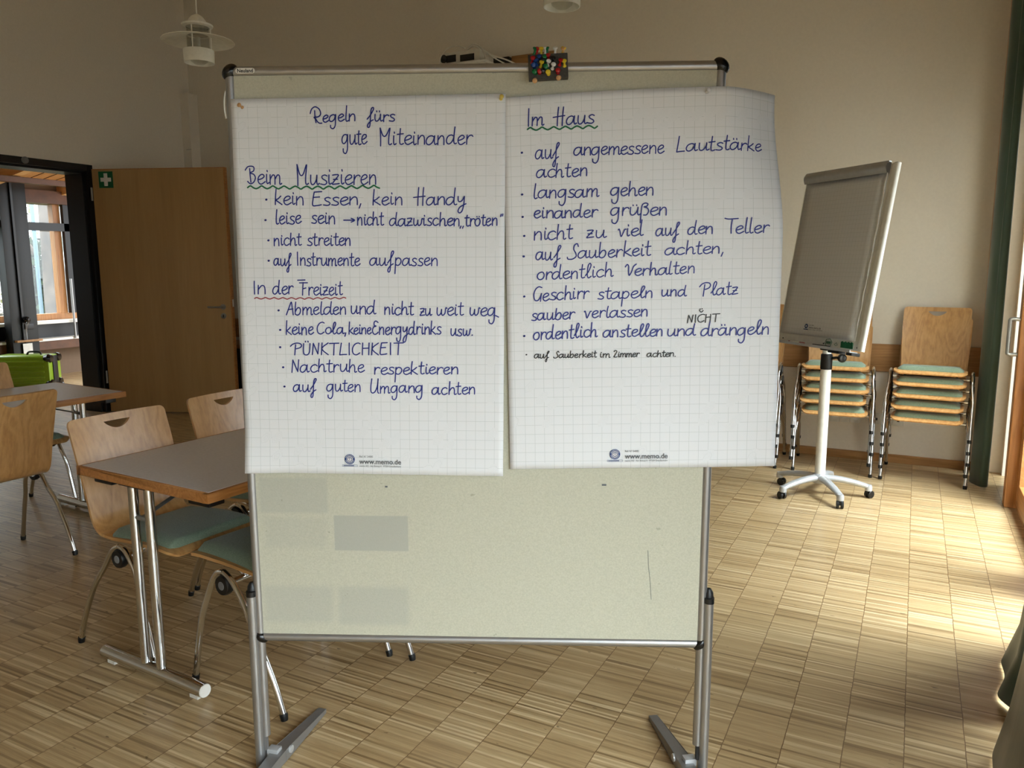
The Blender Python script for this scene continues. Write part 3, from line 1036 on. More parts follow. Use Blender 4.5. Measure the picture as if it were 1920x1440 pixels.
MARKS='''lg -5742,16141 -5668,16184 -5598,16141 -5527,16114 -5453,16140 -5379,16181 -5309,16140 -5238,16111 -5164,16139 -5090,16177 -5020,16139 -4950,16106 -4876,16139 -4802,16172 -4732,16138 -4661,16101 -4588,16138 -4514,16167 -4444,16137 -4374,16096 -4300,16137 -4227,16163 -4156,16137 -4086,16094 -4012,16136 -3939,16162 -3869,16136 -3799,16093 -3725,16135 -3652,16162 -3582,16135 -3512,16095 -3438,16135 -3366,16165 -3295,16134 -3225,16098 -3152,16134 -3079,16168 -3009,16133 -2938,16102 -2866,16133 -2793,16172 -2723,16133 -2652,16105 -2580,16132 -2507,16174 -2437,16132 -2367,16106
rg 1366,17498 1438,17542 1510,17503 1583,17480 1655,17508 1727,17550 1799,17513 1871,17487 1943,17518 2015,17557 2087,17523 2159,17494 2231,17528 2302,17563 2374,17533 2447,17499 2518,17538 2590,17568 2662,17543 2734,17506 2805,17548 2877,17576 2948,17553 3021,17514 3092,17558
lr -5713,13340 -5655,13364 -5599,13340 -5542,13326 -5484,13341 -5426,13364 -5370,13341 -5314,13325 -5256,13341 -5197,13362 -5141,13341 -5085,13323 -5027,13341 -4969,13360 -4913,13342 -4857,13321 -4799,13342 -4741,13358 -4685,13342 -4629,13319 -4571,13342 -4513,13357 -4457,13343 -4401,13319 -4343,13343 -4286,13357 -4230,13343 -4174,13319 -4116,13343 -4058,13358 -4002,13343 -3946,13321 -3888,13344 -3831,13361 -3775,13344 -3719,13324 -3661,13344 -3604,13364 -3548,13344 -3492,13327 -3434,13344 -3377,13366 -3321,13345
lb -3306,15318 -3032,15316
lb -3113,15363 -3025,15316 -3116,15270
lb -316,15157 -337,15104
lb -255,15156 -276,15103
lb 707,15442 693,15390
lb 747,15449 740,15403
lb 502,12903 557,12890 625,12855
rk 5735,13038 5763,12990 5804,12990 5829,13024
rk 5754,13065 5759,13051
rk 5801,13071 5806,13058'''
PINS='r,1498,19065,1 g,1549,19135,2 r,1610,19177,2 y,1706,19188,2 w,1802,19178,2 g,1847,19211,2 r,1873,19125,1 w,2040,19139,2 o,2232,19218,2 y,2233,19108,2 b,1664,19103,1 b,1578,19012,1 b,1526,18925,0 k,1739,19053,1 g,1796,19101,1 y,1707,18968,1 w,1874,18990,1 k,1986,19062,1 w,1990,18915,1 r,2163,19005,1 y,2260,18985,1 g,1819,18893,0 g,1552,18777,0 r,1665,18784,0 k,1739,18808,0 y,1875,18757,0 r,2107,18791,0 o,1553,18588,-1 o,2133,18643,-1'

INK = {}


def ribbon(mb, which, pts, hw, lift):
    """a pen stroke lying on the sheet"""
    P = []
    for p in pts:
        if not P or (Vector(p) - P[-1]).length > 1e-5:
            P.append(Vector(p))
    if len(P) == 1:
        P.append(P[0] + Vector((.0008, 0)))
    n = len(P)
    vs, fs = [], []
    for i, p in enumerate(P):
        t = (P[min(i + 1, n - 1)] - P[max(i - 1, 0)]).normalized()
        q = Vector((-t.y, t.x))
        a, b = p + q * hw, p - q * hw
        vs += [sheet_pt(which, a.x, a.y, lift), sheet_pt(which, b.x, b.y, lift)]
    for i in range(n - 1):
        fs.append((2 * i, 2 * i + 1, 2 * i + 3, 2 * i + 2))
    mb.add(vs, fs)
    for e in (P[0], P[-1]):
        c = [sheet_pt(which, e.x + hw * math.cos(q * PI / 4), e.y + hw * math.sin(q * PI / 4), lift + .00004) for q in range(8)]
        mb.add(c, [tuple(range(8))])


def ink(which, colr):
    return INK.setdefault((which, colr), MB())


rj = random.Random(3)
PEN = {'b': .0015, 'k': .0012, 'K': .0013, 'g': .0019, 'r': .0013}
for ln in WORDS.split('\n'):
    key, word, *nums = ln.split()
    x0, z0, x1, z1, xh, asc = [int(q) / 10000 for q in nums]
    which, colr = key
    if word == 'NICĦŦ':
        colr = 'K'
    strokes, cx = [], 0
    for ch in word:
        adv, st = GL[ch]
        jx, jy, js = rj.uniform(-.35, .35), rj.uniform(-.5, .5), rj.uniform(.94, 1.06)
        for s in st:
            strokes.append([(cx + x * js + jx + (y - 5) * .05, y + jy) for x, y in s])
        cx += adv
    lo = min(p[0] for s in strokes for p in s)
    hi = max(p[0] for s in strokes for p in s)
    for s in strokes:
        pts = []
        sp = smooth_path([(a, b, 0) for a, b in s], 6)
        for q in sp:
            t = (q.x - lo) / (hi - lo)
            y = q.y
            h = y / 10 * xh if y <= 10 else xh + (y - 10) / 10 * (asc - xh)
            pts.append((x0 + (x1 - x0) * t, z0 + (z1 - z0) * t + h))
        ribbon(ink(which, colr), which, pts, PEN[colr], .0022)
for ln in DOTS.split('\n'):
    key, a, b = ln.split()
    x, z = int(a) / 10000, int(b) / 10000
    ribbon(ink(key[0], key[1]), key[0], [(x - .0006, z), (x + .0006, z + .0003)], .0026 if key[1] == 'b' else .0018, .0022)
for ln in MARKS.split('\n'):
    key, *ps = ln.split()
    key = key.replace('k', 'K')
    pts = [tuple(int(q) / 10000 for q in p.split(',')) for p in ps]
    sp = [(q.x, q.y) for q in smooth_path([(a, b, 0) for a, b in pts], 5)]
    ribbon(ink(key[0], key[1]), key[0], sp, PEN[key[1]], .0023)
NAMES = {'b': ('handwriting', 'ink_blue'), 'k': ('added_handwriting', 'ink_black'), 'K': ('inserted_word', 'ink_black'), 'g': ('green_underline', 'ink_green'), 'r': ('red_underline', 'ink_red')}
for (which, colr), m in INK.items():
    m.build(NAMES[colr][0], NAMES[colr][1], SHEETS[which], smooth=0)


# printed footer of the pad: eco emblem, web address, small print
def footer(parent, x, z, s, y, tilt=0.0, rot=None):
    def disc(r0, r1, lift, a0=0, a1=2 * PI, n=36, cx=0, cz=0):
        vs, fs = [], []
        for i in range(n + 1):
            a = a0 + (a1 - a0) * i / n
            vs += [(cx + r0 * math.cos(a), -lift, cz + r0 * math.sin(a)), (cx + r1 * math.cos(a), -lift, cz + r1 * math.sin(a))]
        for i in range(n):
            fs.append((2 * i, 2 * i + 1, 2 * i + 3, 2 * i + 2))
        return vs, fs
    M = R3(0, -tilt, 0, (x, y, z)) @ Matrix.Scale(s, 4)
    b = MB()
    b.add(*disc(.0001, .0136, .0004), M)
    b.box((0, -.0004, -.0196), (.040, .0002, .0006), M).box((0, -.0004, -.0152), (.040, .0002, .0006), M)
    b.box((-.02, -.0004, -.0174), (.0006, .0002, .005), M).box((.02, -.0004, -.0174), (.0006, .0002, .005), M)
    b.box((-.003, -.0004, -.0174), (.028, .0002, .0016), M)
    e = b.build('eco_emblem', 'print_blue', parent, smooth=0)
    b = MB()
    b.add(*disc(.0068, .0083, .0007), M)
    b.add(*disc(.0001, .0049, .0007), M)
    for q in range(9):
        a = PI * (.14 + .72 * q / 8)
        b.add(*disc(.0101, .0117, .0007, a - .08, a + .08, 3), M)
    for q in range(11):
        a = PI * (1.1 + .8 * q / 10)
        b.add(*disc(.0101, .0115, .0007, a - .07, a + .07, 3), M)
    b.build('emblem_rings', 'sticker_white', e, smooth=0)
    b = MB()
    b.box((0, -.0009, -.0008), (.0011, .0002, .0068), M).box((0, -.0009, .0012), (.0058, .0002, .0009), M)
    b.add(*disc(.0001, .0011, .0009, cz=.0036, n=12), M)
    b.build('emblem_figure', 'print_blue', e, smooth=0)
    for body, sz, dx, dz, xs, bd, mt in (('www.memo.de', .0187, .0258, -.0118, .97, .0003, 'print_grey'), ('Ref. N° 54085', .0074, .0258, .0056, .86, 0, 'print_grey'),
                                     ('memo AG · Am Biotop 6 · 97259 Greußenheim', .0068, .0258, -.0198, .84, 0, 'print_grey')):
        p = M @ Vector((dx, -.0006, dz))
        text_obj('printed_text', body, sz * s, mt, parent, p, (PI / 2, -tilt, 0), 'LEFT', xs, bd * s)


footer(SHEETS['l'], -.3356, .9084, 1.0, SHEET_C['l'][4] - .0058, -.01)
footer(SHEETS['r'], .3665, .9259, 1.0, SHEET_C['r'][4] - .0024, .018)


# ------------------------------------------------------------------ pins
def pin_mesh(mat):
    return MB().lathe([(0, 0), (.0046, 0), (.0048, .0012), (.003, .0035), (.0026, .009), (.0036, .0125), (.0058, .0145), (.006, .0165), (.0045, .018), (0, .0182)], 20).mesh('pin_' + mat, mat, 50)


PINM = {}
bl = thing('pin_block', 'dark fibre block full of coloured pins clipped over the board top', 'pin holder', BO.location, BO.rotation_euler)
MB().span(-.048, .048, -.012, .012, -.029, .029, R3(0, math.radians(-2.5), 0, (.187, -.0265, 1.893))).build('fibre_pad', 'fibre_board', bl, bevel=.0015)
CN = dict(r='red', g='green', y='yellow', w='white', b='blue', k='black', o='wooden')
prj = random.Random(5)
PLACE = {2: 'rising from the top edge of the pin block', 1: 'in the upper part of the pin block', 0: 'in the lower part of the pin block', -1: 'at the bottom edge of the pin block'}
allp = []
for q in PINS.split():
    c, u, z, ty = q.split(',')
    allp.append((c, int(u) / 10000, int(z) / 10000, int(ty)))
from collections import defaultdict
cnt = defaultdict(list)
for i, (c, u, z, ty) in enumerate(allp):
    cnt[(c, ty)].append((u, i))
ORD = {1: [''], 2: ['left of two', 'right of two'], 3: ['leftmost of three', 'middle of three', 'rightmost of three']}
for i, (c, u, z, ty) in enumerate(allp):
    if c not in PINM:
        PINM[c] = pin_mesh('pin_' + c)
    o = bpy.data.objects.new('push_pin', PINM[c])
    COL.objects.link(o)
    rank = [j for _, j in sorted(cnt[(c, ty)])].index(i)
    n_ = len(cnt[(c, ty)])
    word = ORD[n_][rank]
    lb = '%s push pin %s' % (CN[c], PLACE[ty]) + ((', ' + word + ' such') if word else '')
    tag(o, lb, 'pin', 'push pins stuck in the pin block')
    # head points toward the viewer; the upper ones also lean upward
    up = {2: 62, 1: 32, 0: 6, -1: -20}[ty] + prj.uniform(-7, 7)
    a = math.radians(up)
    dirv = Vector((prj.uniform(-.2, .2), -math.cos(a), math.sin(a))).normalized()
    y0 = -.0385 if ty < 2 else -.030
    base = Vector((u, y0, z)) - Vector((dirv.x, 0, dirv.z)) * .010
    if ty == 2:
        base.z = max(min(base.z, 1.9205), 1.9205) + .001
    q = dirv.to_track_quat('Z', 'Y')
    o.matrix_world = Matrix.Translation(BO.location) @ Euler(BO.rotation_euler).to_matrix().to_4x4() @ Matrix.Translation(base) @ q.to_matrix().to_4x4()
for u, z, mt, lb, wh in ((-.577, 1.810, 'pin_o', 'wooden push pin holding the left sheet at its top left', 'l'), (.071, 1.823, 'pin_brass', 'brass yellow push pin where the two sheets meet', 'l'),
                         (.574, 1.833, 'pin_clear', 'clear push pin at the top of the right sheet', 'r')):
    o = bpy.data.objects.new('push_pin', pin_mesh(mt))
    COL.objects.link(o)
    tag(o, lb, 'pin', 'push pins holding the sheets')
    dirv = Vector((-.25 if wh == 'l' and u < 0 else .2, -1, .25)).normalized()
    o.scale = (.85, .85, .85)
    o.matrix_world = Matrix.Translation(BO.location) @ Euler(BO.rotation_euler).to_matrix().to_4x4() @ Matrix.Translation((u, SHEET_C[wh][4] - .001, z)) @ dirv.to_track_quat('Z', 'Y').to_matrix().to_4x4() @ Matrix.Scale(.9, 4)


# ================================================================== chairs
# side profile of the bent ply shell, chair facing +x: (x, z)
SEAT_P = [(.290, .418), (.275, .430), (.245, .437), (.18, .439), (.10, .437), (.02, .431), (-.06, .424), (-.115, .424)]
BACK_P = [(-.115, .424), (-.142, .430), (-.165, .448), (-.179, .478), (-.188, .52), (-.204, .60), (-.228, .70), (-.256, .79), (-.273, .845)]
PT = .0055


def half_w(kind, t, length):
    """half width of the shell along its length, corners rounded off at the free end"""
    if kind == 'seat':
        w0 = .190 + .016 * min(1, t * 1.6)
        dd, r = (1 - t) * length, .045
    else:
        w0 = .190 + .014 * min(1, t * 1.5)
        dd, r = (1 - t) * length, .022
    if dd < r:
        w0 -= r - math.sqrt(max(0, r * r - (r - dd) ** 2))
    return w0


def shell(kind, P, mat):
    path = smooth_path([(x, 0, z) for x, z in P], 6)
    L = [0]
    for a, b in zip(path, path[1:]):
        L.append(L[-1] + (b - a).length)
    tot = L[-1]
    # extra rows near the rounded end
    rows = []
    for i in range(len(path)):
        rows.append((path[i], L[i] / tot))
    if kind == 'back':
        extra = []
        for f in (.02, .01, .005, .002, .0005):
            extra.append((path[-1].lerp(path[-2], f / (tot - L[-2]) if tot > L[-2] else 0), 1 - f / tot))
        rows = [r for r in rows if r[1] < 1 - .021 / tot] + extra + [rows[-1]]
    else:
        rows = [r for r in rows if r[1] < 1 - .052 / tot]
        for f in (.05, .042, .034, .026, .018, .011, .006, .0025, .0008, 0):
            want = tot - f
            i = max(q for q in range(len(L) - 1) if L[q] <= want)
            rows.append((path[i].lerp(path[i + 1], (want - L[i]) / (L[i + 1] - L[i])), want / tot))
    vs, fs = [], []
    n = 16
    m = len(rows)
    for side in (1, -1):
        for i, (p, t) in enumerate(rows):
            a = rows[max(i - 1, 0)][0]
            b = rows[min(i + 1, m - 1)][0]
            tg = (b - a).normalized()
            nr = Vector((-tg.z, 0, tg.x))
            hw = half_w(kind, t, tot)
            for j in range(n + 1):
                y = hw * (2 * j / n - 1)
                dish = 0
                if kind == 'back':
                    dish = -.020 * (1 - (y / .2) ** 2) * min(1, t * 1.4)
                vs.append((p.x + nr.x * PT * side + dish, y, p.z + nr.z * PT * side))
    N = m * (n + 1)
    for i in range(m - 1):
        for j in range(n):
            a = i * (n + 1) + j
            fs.append((a, a + 1, a + n + 2, a + n + 1))
            fs.append((N + a, N + a + n + 1, N + a + n + 2, N + a + 1))
    rim = [j for j in range(n + 1)] + [i * (n + 1) + n for i in range(1, m)] + [(m - 1) * (n + 1) + j for j in range(n - 1, -1, -1)] + [i * (n + 1) for i in range(m - 2, 0, -1)]
    for q in range(len(rim)):
        a, b = rim[q], rim[(q + 1) % len(rim)]
        fs.append((a, N + a, N + b, b))
    return MB().add(vs, fs)


CH = thing('stacking_chair', 'x', 'chair')
# seat: profile listed front to back, reversed so t=1 is the free front end
so = shell('seat', SEAT_P[::-1], None).build('seat', 'beech_ply_flat', CH, smooth=40)
bo = shell('back', BACK_P, None).build('backrest', 'beech_ply', CH, smooth=40)
# half-moon grip hole
pl_ = [(.056, .818), (-.056, .818)] + [(-.056 + .112 * i / 12 - 0, .818 - .030 * math.sin(PI * (i / 12)) ** .75) for i in range(1, 12)]
cut = MB().prism(pl_, -.6, .2, Matrix(((0, 0, 1, 0), (1, 0, 0, 0), (0, 1, 0, 0), (0, 0, 0, 1)))).build('cut', None)
md = bo.modifiers.new('grip', 'BOOLEAN')
md.operation = 'DIFFERENCE'
md.solver = 'EXACT'
md.object = cut
dg = bpy.context.evaluated_depsgraph_get()
nm = bpy.data.meshes.new_from_object(bo.evaluated_get(dg))
bo.modifiers.clear()
bo.data = nm
nm.materials.clear()
nm.materials.append(MATS['beech_ply'])
nm.shade_smooth()
nm.set_sharp_from_angle(angle=math.radians(40))
bpy.data.objects.remove(cut)

cp = MB()
CP = smooth_path([(x, 0, z) for x, z in SEAT_P[::-1]], 5)
vs, fs = [], []
rows = [p for p in CP if -.10 <= p.x <= .268]
m_, n_ = len(rows), 14
for s_ in (0, 1):
    for i, p in enumerate(rows):
        e = min(i, m_ - 1 - i) / 3
        wv = .186 - (.03 * (1 - min(1, e)) ** 2)
        for j in range(n_ + 1):
            v_ = 2 * j / n_ - 1
            edge = min(1, (1 - abs(v_)) * 6) * min(1, e * 1.4 + .0)
            h = PT + (.004 + .022 * math.sqrt(max(0, edge))) * s_ + .0004
            vs.append((p.x, v_ * wv, p.z + h))
N_ = m_ * (n_ + 1)
for i in range(m_ - 1):
    for j in range(n_):
        a = i * (n_ + 1) + j
        fs += [(a, a + n_ + 1, a + n_ + 2, a + 1), (N_ + a, N_ + a + 1, N_ + a + n_ + 2, N_ + a + n_ + 1)]
rim = [j for j in range(n_ + 1)] + [i * (n_ + 1) + n_ for i in range(1, m_)] + [(m_ - 1) * (n_ + 1) + j for j in range(n_ - 1, -1, -1)] + [i * (n_ + 1) for i in range(m_ - 2, 0, -1)]
for q in range(len(rim)):
    a, b = rim[q], rim[(q + 1) % len(rim)]
    fs.append((a, b, N_ + b, N_ + a))
MB().add(vs, fs).build('seat_cushion', 'green_cloth', CH, smooth=60)
for sy in (-1, 1):
    ya, yf = sy * .236, sy * .245
    rear = smooth_path([(-.225, yf, .02), (-.196, yf, .097), (-.154, yf, .179), (-.104, yf, .262), (-.053, ya, .333), (-.012, ya, .388), (.016, ya, .414), (.045, ya, .428)], 5)
    front = smooth_path([(.045, ya, .428), (.075, ya, .420), (.103, ya, .39), (.131, ya, .337), (.160, yf, .255), (.190, yf, .15), (.220, yf, .02)], 5)
    for P, nm_ in ((rear, 'rear'), (front, 'front')):
        l_ = MB().tube(P, .0105, 12).build('leg', 'chrome', CH)
        e = P[0] if nm_ == 'rear' else P[-1]
        d_ = (P[0] - P[1] if nm_ == 'rear' else P[-1] - P[-2]).normalized()
        MB().tube([e - d_ * .002, e + d_ * .006, (e.x + d_.x * .012, e.y, .001)], [.0128, .0128, .0115], 12).build('foot_cap', 'black_plastic', l_)
    hb = MB().lathe([(0, -.013), (.031, -.013), (.034, -.007), (.034, .007), (.031, .013), (0, .013)], 28, R3(PI / 2, 0, 0, (.045, ya, .384))).build('joint_disc', 'black_plastic', CH)
    MB().lathe([(0, -.0145), (.0135, -.0145), (.0145, -.0135), (.0145, .0135), (.0135, .0145), (0, .0145)], 24, R3(PI / 2, 0, 0, (.045, ya, .384))).build('centre_cap', 'grey_plastic', hb)
MB().tube([(.045, -.225, .384), (.045, .225, .384)], .0105, 12).build('crossbar', 'chrome', CH)
for sy in (-1, 1):
    MB().tube(smooth_path([(.052, sy * .15, .39), (.0, sy * .15, .405), (-.06, sy * .15, .412), (-.10, sy * .15, .414)]), .008, 10).tube(smooth_path([(.052, sy * .15, .39), (.10, sy * .15, .41), (.16, sy * .15, .427), (.20, sy * .15, .43)]), .008, 10).build('seat_bracket', 'chrome', CH)

used = []


def chair(x, y, deg, label, group, z=0.0, pitch=0.0):
    o = CH if not used else dup(CH)
    used.append(o)
    o.location = (x, y, z)
    o.rotation_euler = (0, pitch, math.radians(deg))
    tag(o, label, 'chair', group)
    return o


G1 = 'chairs at the tables'
chair(-2.50, 1.975, -3, 'beech chair tucked under the left long side of the near table, full backrest seen', G1)
chair(-2.505, 2.525, -2, 'beech chair behind the near table, its backrest cut off by the pinboard', G1)
chair(-1.882, 1.966, 174, 'beech chair behind the left board leg, only green seat and legs seen', G1)
chair(-1.752, 2.455, 177, 'chair hidden behind the pinboard, only a leg tip seen below it', G1)
chair(-3.86, 2.075, 178, 'dark beech chair at the left picture edge, seen from behind', G1)
chair(-4.58, 2.575, 0, 'chair across the far table, its green seat seen beyond the dark backrest', G1)
LV = ['bottom', 'second lowest', 'middle', 'second highest', 'top']
for nm_, x, y, al in (('right', .125, 5.822, -3.4), ('centre', -.451, 5.832, 2), ('left', -1.035, 5.812, 1)):
    place = {'right': 'of the stack next to the green curtain', 'centre': 'of the stack behind the flipchart pole', 'left': 'of the stack half hidden by the right sheet'}[nm_]
    for q in range(5):
        j = random.Random(q * 7 + len(nm_))
        chair(x + j.uniform(-.012, .012), y - .008 - .015 * q, -90 + al + j.uniform(-1.2, 1.2), '%s green-cushioned beech chair %s' % (LV[q], place), 'stacked chairs by the back wall',
              z=.0735 * q, pitch=-math.radians(.9) * q)


# ================================================================== tables
def make_table(label, x, y, deg):
    t = thing('folding_table', label, 'table', (x, y, 0), (0, 0, math.radians(deg)), 'seminar tables')
    W, L, Z = .662, 1.40, .735
    MB().span(-W / 2 + .003, W / 2 - .003, -L / 2 + .003, L / 2 - .003, Z - .012, Z).build('tabletop', 'grey_laminate', t)
    eb = MB()
    for sx in (-1, 1):
        eb.span(sx * W / 2 - .011, sx * W / 2 + .011, -L / 2 - .011, L / 2 + .011, Z - .032, Z - .001)
        eb.span(-W / 2 + .011, W / 2 - .011, sx * L / 2 - .011, sx * L / 2 + .011, Z - .032, Z - .001)
    eb.build('edge_band', 'oak_edge', t, bevel=.002)
    MB().span(-W / 2 + .012, W / 2 - .012, -L / 2 + .012, L / 2 - .012, Z - .028, Z - .0125).build('underside', 'smoked_dark', t)
    for sy in (-1, 1):
        yy = sy * (L / 2 - .034)
        ft = MB().tube([(-.335, yy, .034), (.208, yy, .034)], .024, 24).build('foot', 'chrome', t)
        for xe in (-.335, .208):
            MB().lathe([(0, 0), (.0225, 0), (.021, .003), (0, .003)], 20, R3(0, PI / 2 if xe > 0 else -PI / 2, 0, (xe, yy, .034))).build('end_cap', 'sticker_white', ft)
            xg = xe - math.copysign(.045, xe)
            MB().span(xg - .02, xg + .02, yy - .012, yy + .012, 0, .016).build('glide', 'white_plastic', ft)
        for xp in (-.098, -.014):
            MB().tube([(xp, yy, .055), (xp, yy, .70)], .0165, 20).build('leg', 'chrome', t)
        MB().span(-.14, .0, yy - .025, yy + .025, .690, .706).build('mounting_plate', 'black_plastic', t, bevel=.003)
        MB().tube([(-.06, yy, .58), (-.06, yy - sy * .34, .70)], .012, 8, sq=(1, .35)).tube([(-.11, yy, .58), (-.03, yy, .58)], .009, 8).build('folding_brace', 'steel_grey', t)
        for sx in (-1, 1):
            MB().span(sx * .25 - .05, sx * .25 + .05, yy - sy * .02 - .03, yy - sy * .02 + .03, .675, .707).build('stacking_block', 'black_plastic', t, bevel=.004)
    return t


make_table('grey-topped table with oak edge left of the pinboard, nearest the viewer', -2.163, 2.345, -3.4)
make_table('grey-topped table with oak edge farther back by the dark doorway', -4.225, 2.13, -4)

# ================================================================== flipchart
FX, FY = -.452, 5.06
FC = thing('flipchart', 'white flipchart easel with blank squared pad on a star base', 'flipchart', (FX, FY, 0))
by, bt = -.776, .161
bc = Vector((-.445 - FX, 5.0 - FY, 1.446))
MBD = Matrix.Translation(bc) @ Euler((0, 0, by)).to_matrix().to_4x4() @ Euler((-bt, 0, 0)).to_matrix().to_4x4()
BW, BH = .70, 1.03


def fpart(mb, name, mat, parent=FC, **kw):
    o = mb.build(name, mat, parent, **kw)
    return o


m = MB()
MB().span(-BW / 2, BW / 2, -.002, .016, -BH / 2, BH / 2, MBD).build('board', 'white_lacquer', FC, bevel=.003)
MB().prism(rbox(BW / 2 + .004, .004, .022, .014, .012, 5), -BH / 2, BH / 2, MBD).prism(rbox(-BW / 2 - .002, .006, .008, .010, .007, 5), -BH / 2, BH / 2, MBD).build('side_profile', 'white_lacquer', FC)
MB().box((BW / 2 + .004, .004, BH / 2 + .001), (.020, .018, .004), MBD).build('profile_cap', 'black_plastic', FC)
cl = MB().grid(lambda a, b: (-BW / 2 + (BW - .03) * a, (-.022 - .014 * math.sin(PI * b)), BH / 2 - .055 + .065 * b), 2, 10, MBD).grid(lambda a, b: (-BW / 2 + (BW - .03) * a, -.004, BH / 2 - .055 + .065 * b), 2, 2, MBD)
cl.span(-BW / 2, BW / 2 - .03, -.022, -.004, BH / 2 + .006, BH / 2 + .012, MBD).build('clamp_bar', 'silver_lacquer', FC)
PW, PH0, PH1 = .655, -BH / 2 + .052, BH / 2 - .05
pm = MB()
uvf = []


def padfn(a, b):
    z = PH0 + (PH1 - PH0) * b
    x = -BW / 2 + .006 + PW * a
    return MBD @ Vector((x, -.0075 - .006 * (1 - b) ** 2 * a, z))


pm.grid(padfn, 10, 24)
pad = pm.build('paper_pad', 'squared_paper', FC, smooth=180)
uvl = pad.data.uv_layers.new(name='squares')
inv = MBD.inverted()
for lp in pad.data.loops:
    p = inv @ pad.data.vertices[lp.vertex_index].co
    uvl.data[lp.index].uv = (p.x + 1, p.z + 1)
md = pad.modifiers.new('sheets', 'SOLIDIFY')
md.thickness = .0055
md.offset = -1
le = MB().tube([MBD @ Vector((-BW / 2 + .006 + PW + .004 * math.sin(i * 1.3), -.012, PH0 + (PH1 - PH0) * i / 30)) for i in range(31)], .0025, 6).build('curled_pad_edge', 'sticker_white', FC)
# little printed footer on the pad
MF = MBD @ Matrix.Translation((-.10, -.0150, PH0 + .055))
eb = MB().lathe([(0, 0), (.0136, 0), (.0136, .0006), (0, .0006)], 28, MF @ R3(PI / 2, 0, 0)).box((0, 0, -.019), (.04, .0006, .005), MF).build('eco_emblem', 'print_blue', FC)
MB().lathe([(0, 0), (.006, 0), (.006, .0004), (0, .0004)], 20, MF @ R3(PI / 2, 0, 0, (0, -.0006, 0))).build('emblem_centre', 'sticker_white', eb)
for body, sz, dz in (('www.memo.de', .0187, -.0118), ('Ref. N° 54085', .0074, .0056), ('memo AG · Am Biotop 6 · 97259 Greußenheim', .0068, -.0198)):
    t_ = text_obj('printed_text', body, sz, 'print_grey', FC, MF @ Vector((.026, -.0004, dz)), (0, 0, 0), 'LEFT', .9)
    t_.rotation_euler = (MBD.to_3x3() @ Euler((PI / 2, 0, 0)).to_matrix()).to_euler()
# lower board strip with green scribbles, screws
sc_ = MB()


def fstroke(pts, r=.0016):
    sc_.tube([MBD @ Vector((x, -.003, z)) for x, z in pts], r, 5)


zb = -BH / 2 + .026
hx = [(.10 + .030 * math.cos(a * PI / 3 + .2), zb + .024 * math.sin(a * PI / 3 + .2)) for a in range(7)]
fstroke(hx)
for q in range(5):
    fstroke([(.083 + q * .008, zb + .010), (.081 + q * .008, zb - .008), (.089 + q * .008, zb + .006)])
for q in range(12):
    fstroke([(.205 + q * .0078, zb + .016 + .003 * math.sin(q * 2)), (.209 + q * .0078, zb - .018)], .0046)
fstroke([(.15, zb - .006), (.165, zb + .006), (.175, zb - .008), (.16, zb - .012), (.15, zb - .004)], .0012)
sc_.build('green_scribble', 'ink_green', FC)
sw = MB()
for x in (-.31, .06, .33):
    sw.lathe([(0, 0), (.005, 0), (.004, .002), (0, .002)], 12, MBD @ R3(PI / 2, 0, 0, (x, -.002, zb - .008)))
sw.build('screw', 'black_plastic', FC)
MB().span(-BW / 2 + .01, BW / 2 - .01, -.055, -.002, -BH / 2 - .014, -BH / 2 - .008, MBD).span(-BW / 2 + .01, BW / 2 - .01, -.057, -.053, -BH / 2 - .014, -BH / 2 + .002, MBD).build('pen_tray', 'silver_lacquer', FC)
MB().span(.16, .25, -.05, .0, -BH / 2 - .03, -BH / 2 - .014, MBD).span(.30, .345, -.045, .015, -BH / 2 - .03, -BH / 2 - .012, MBD).build('tray_bracket', 'black_plastic', FC, bevel=.004)
for nm_, x0, mt, lb in (('marker_pen', -.20, 'ink_red', 'white marker with dark red ends lying in the flipchart tray'), ('marker_pen', .02, 'ink_black', 'black marker lying in the flipchart tray')):
    mk = thing(nm_, lb, 'pen', (FX, FY, 0))
    MB().tube([MBD @ Vector((x0, -.028, -BH / 2)), MBD @ Vector((x0 + .085, -.028, -BH / 2))], .0075, 12).build('barrel', 'white_plastic' if x0 < 0 else mt, mk)
    MB().tube([MBD @ Vector((x0 + .0851, -.028, -BH / 2)), MBD @ Vector((x0 + .125, -.028, -BH / 2))], .0078, 12).build('cap', mt, mk)
    MB().tube([MBD @ Vector((x0 - .016, -.028, -BH / 2)), MBD @ Vector((x0 - .0001, -.028, -BH / 2))], .0072, 12).build('end_plug', mt, mk)
# column, clamp and star base
MB().tube([(0, 0, .11), (0, 0, .79)], .031, 28).build('outer_column', 'white_lacquer', FC)
MB().tube([(0, 0, .78), (0, 0, .93)], .025, 24).build('inner_column', 'white_lacquer', FC)
MB().span(-.03, .03, -.03, .03, .90, 1.0, R3(0, 0, by)).span(-.02, .02, -.02, .07, .96, 1.02, R3(0, 0, by)).build('tilt_head', 'black_plastic', FC, bevel=.006)
cb_ = MB().lathe([(.033, .785), (.034, .79), (.034, .84), (.033, .875), (.026, .88)], 28).build('clamp_collar', 'black_plastic', FC)
MB().tube([(.03, -.01, .855), (.075, -.03, .862)], .009, 10).lathe([(0, -.018), (.02, -.016), (.026, -.004), (.026, .008), (.018, .018), (0, .02)], 20, R3(PI / 2, 0, .4, (.088, -.035, .860))).build('clamp_knob', 'black_gloss', cb_)
hub = MB().lathe([(0, .075), (.045, .078), (.05, .10), (.045, .125), (.035, .135), (0, .135)], 24).build('base_hub', 'silver_lacquer', FC)
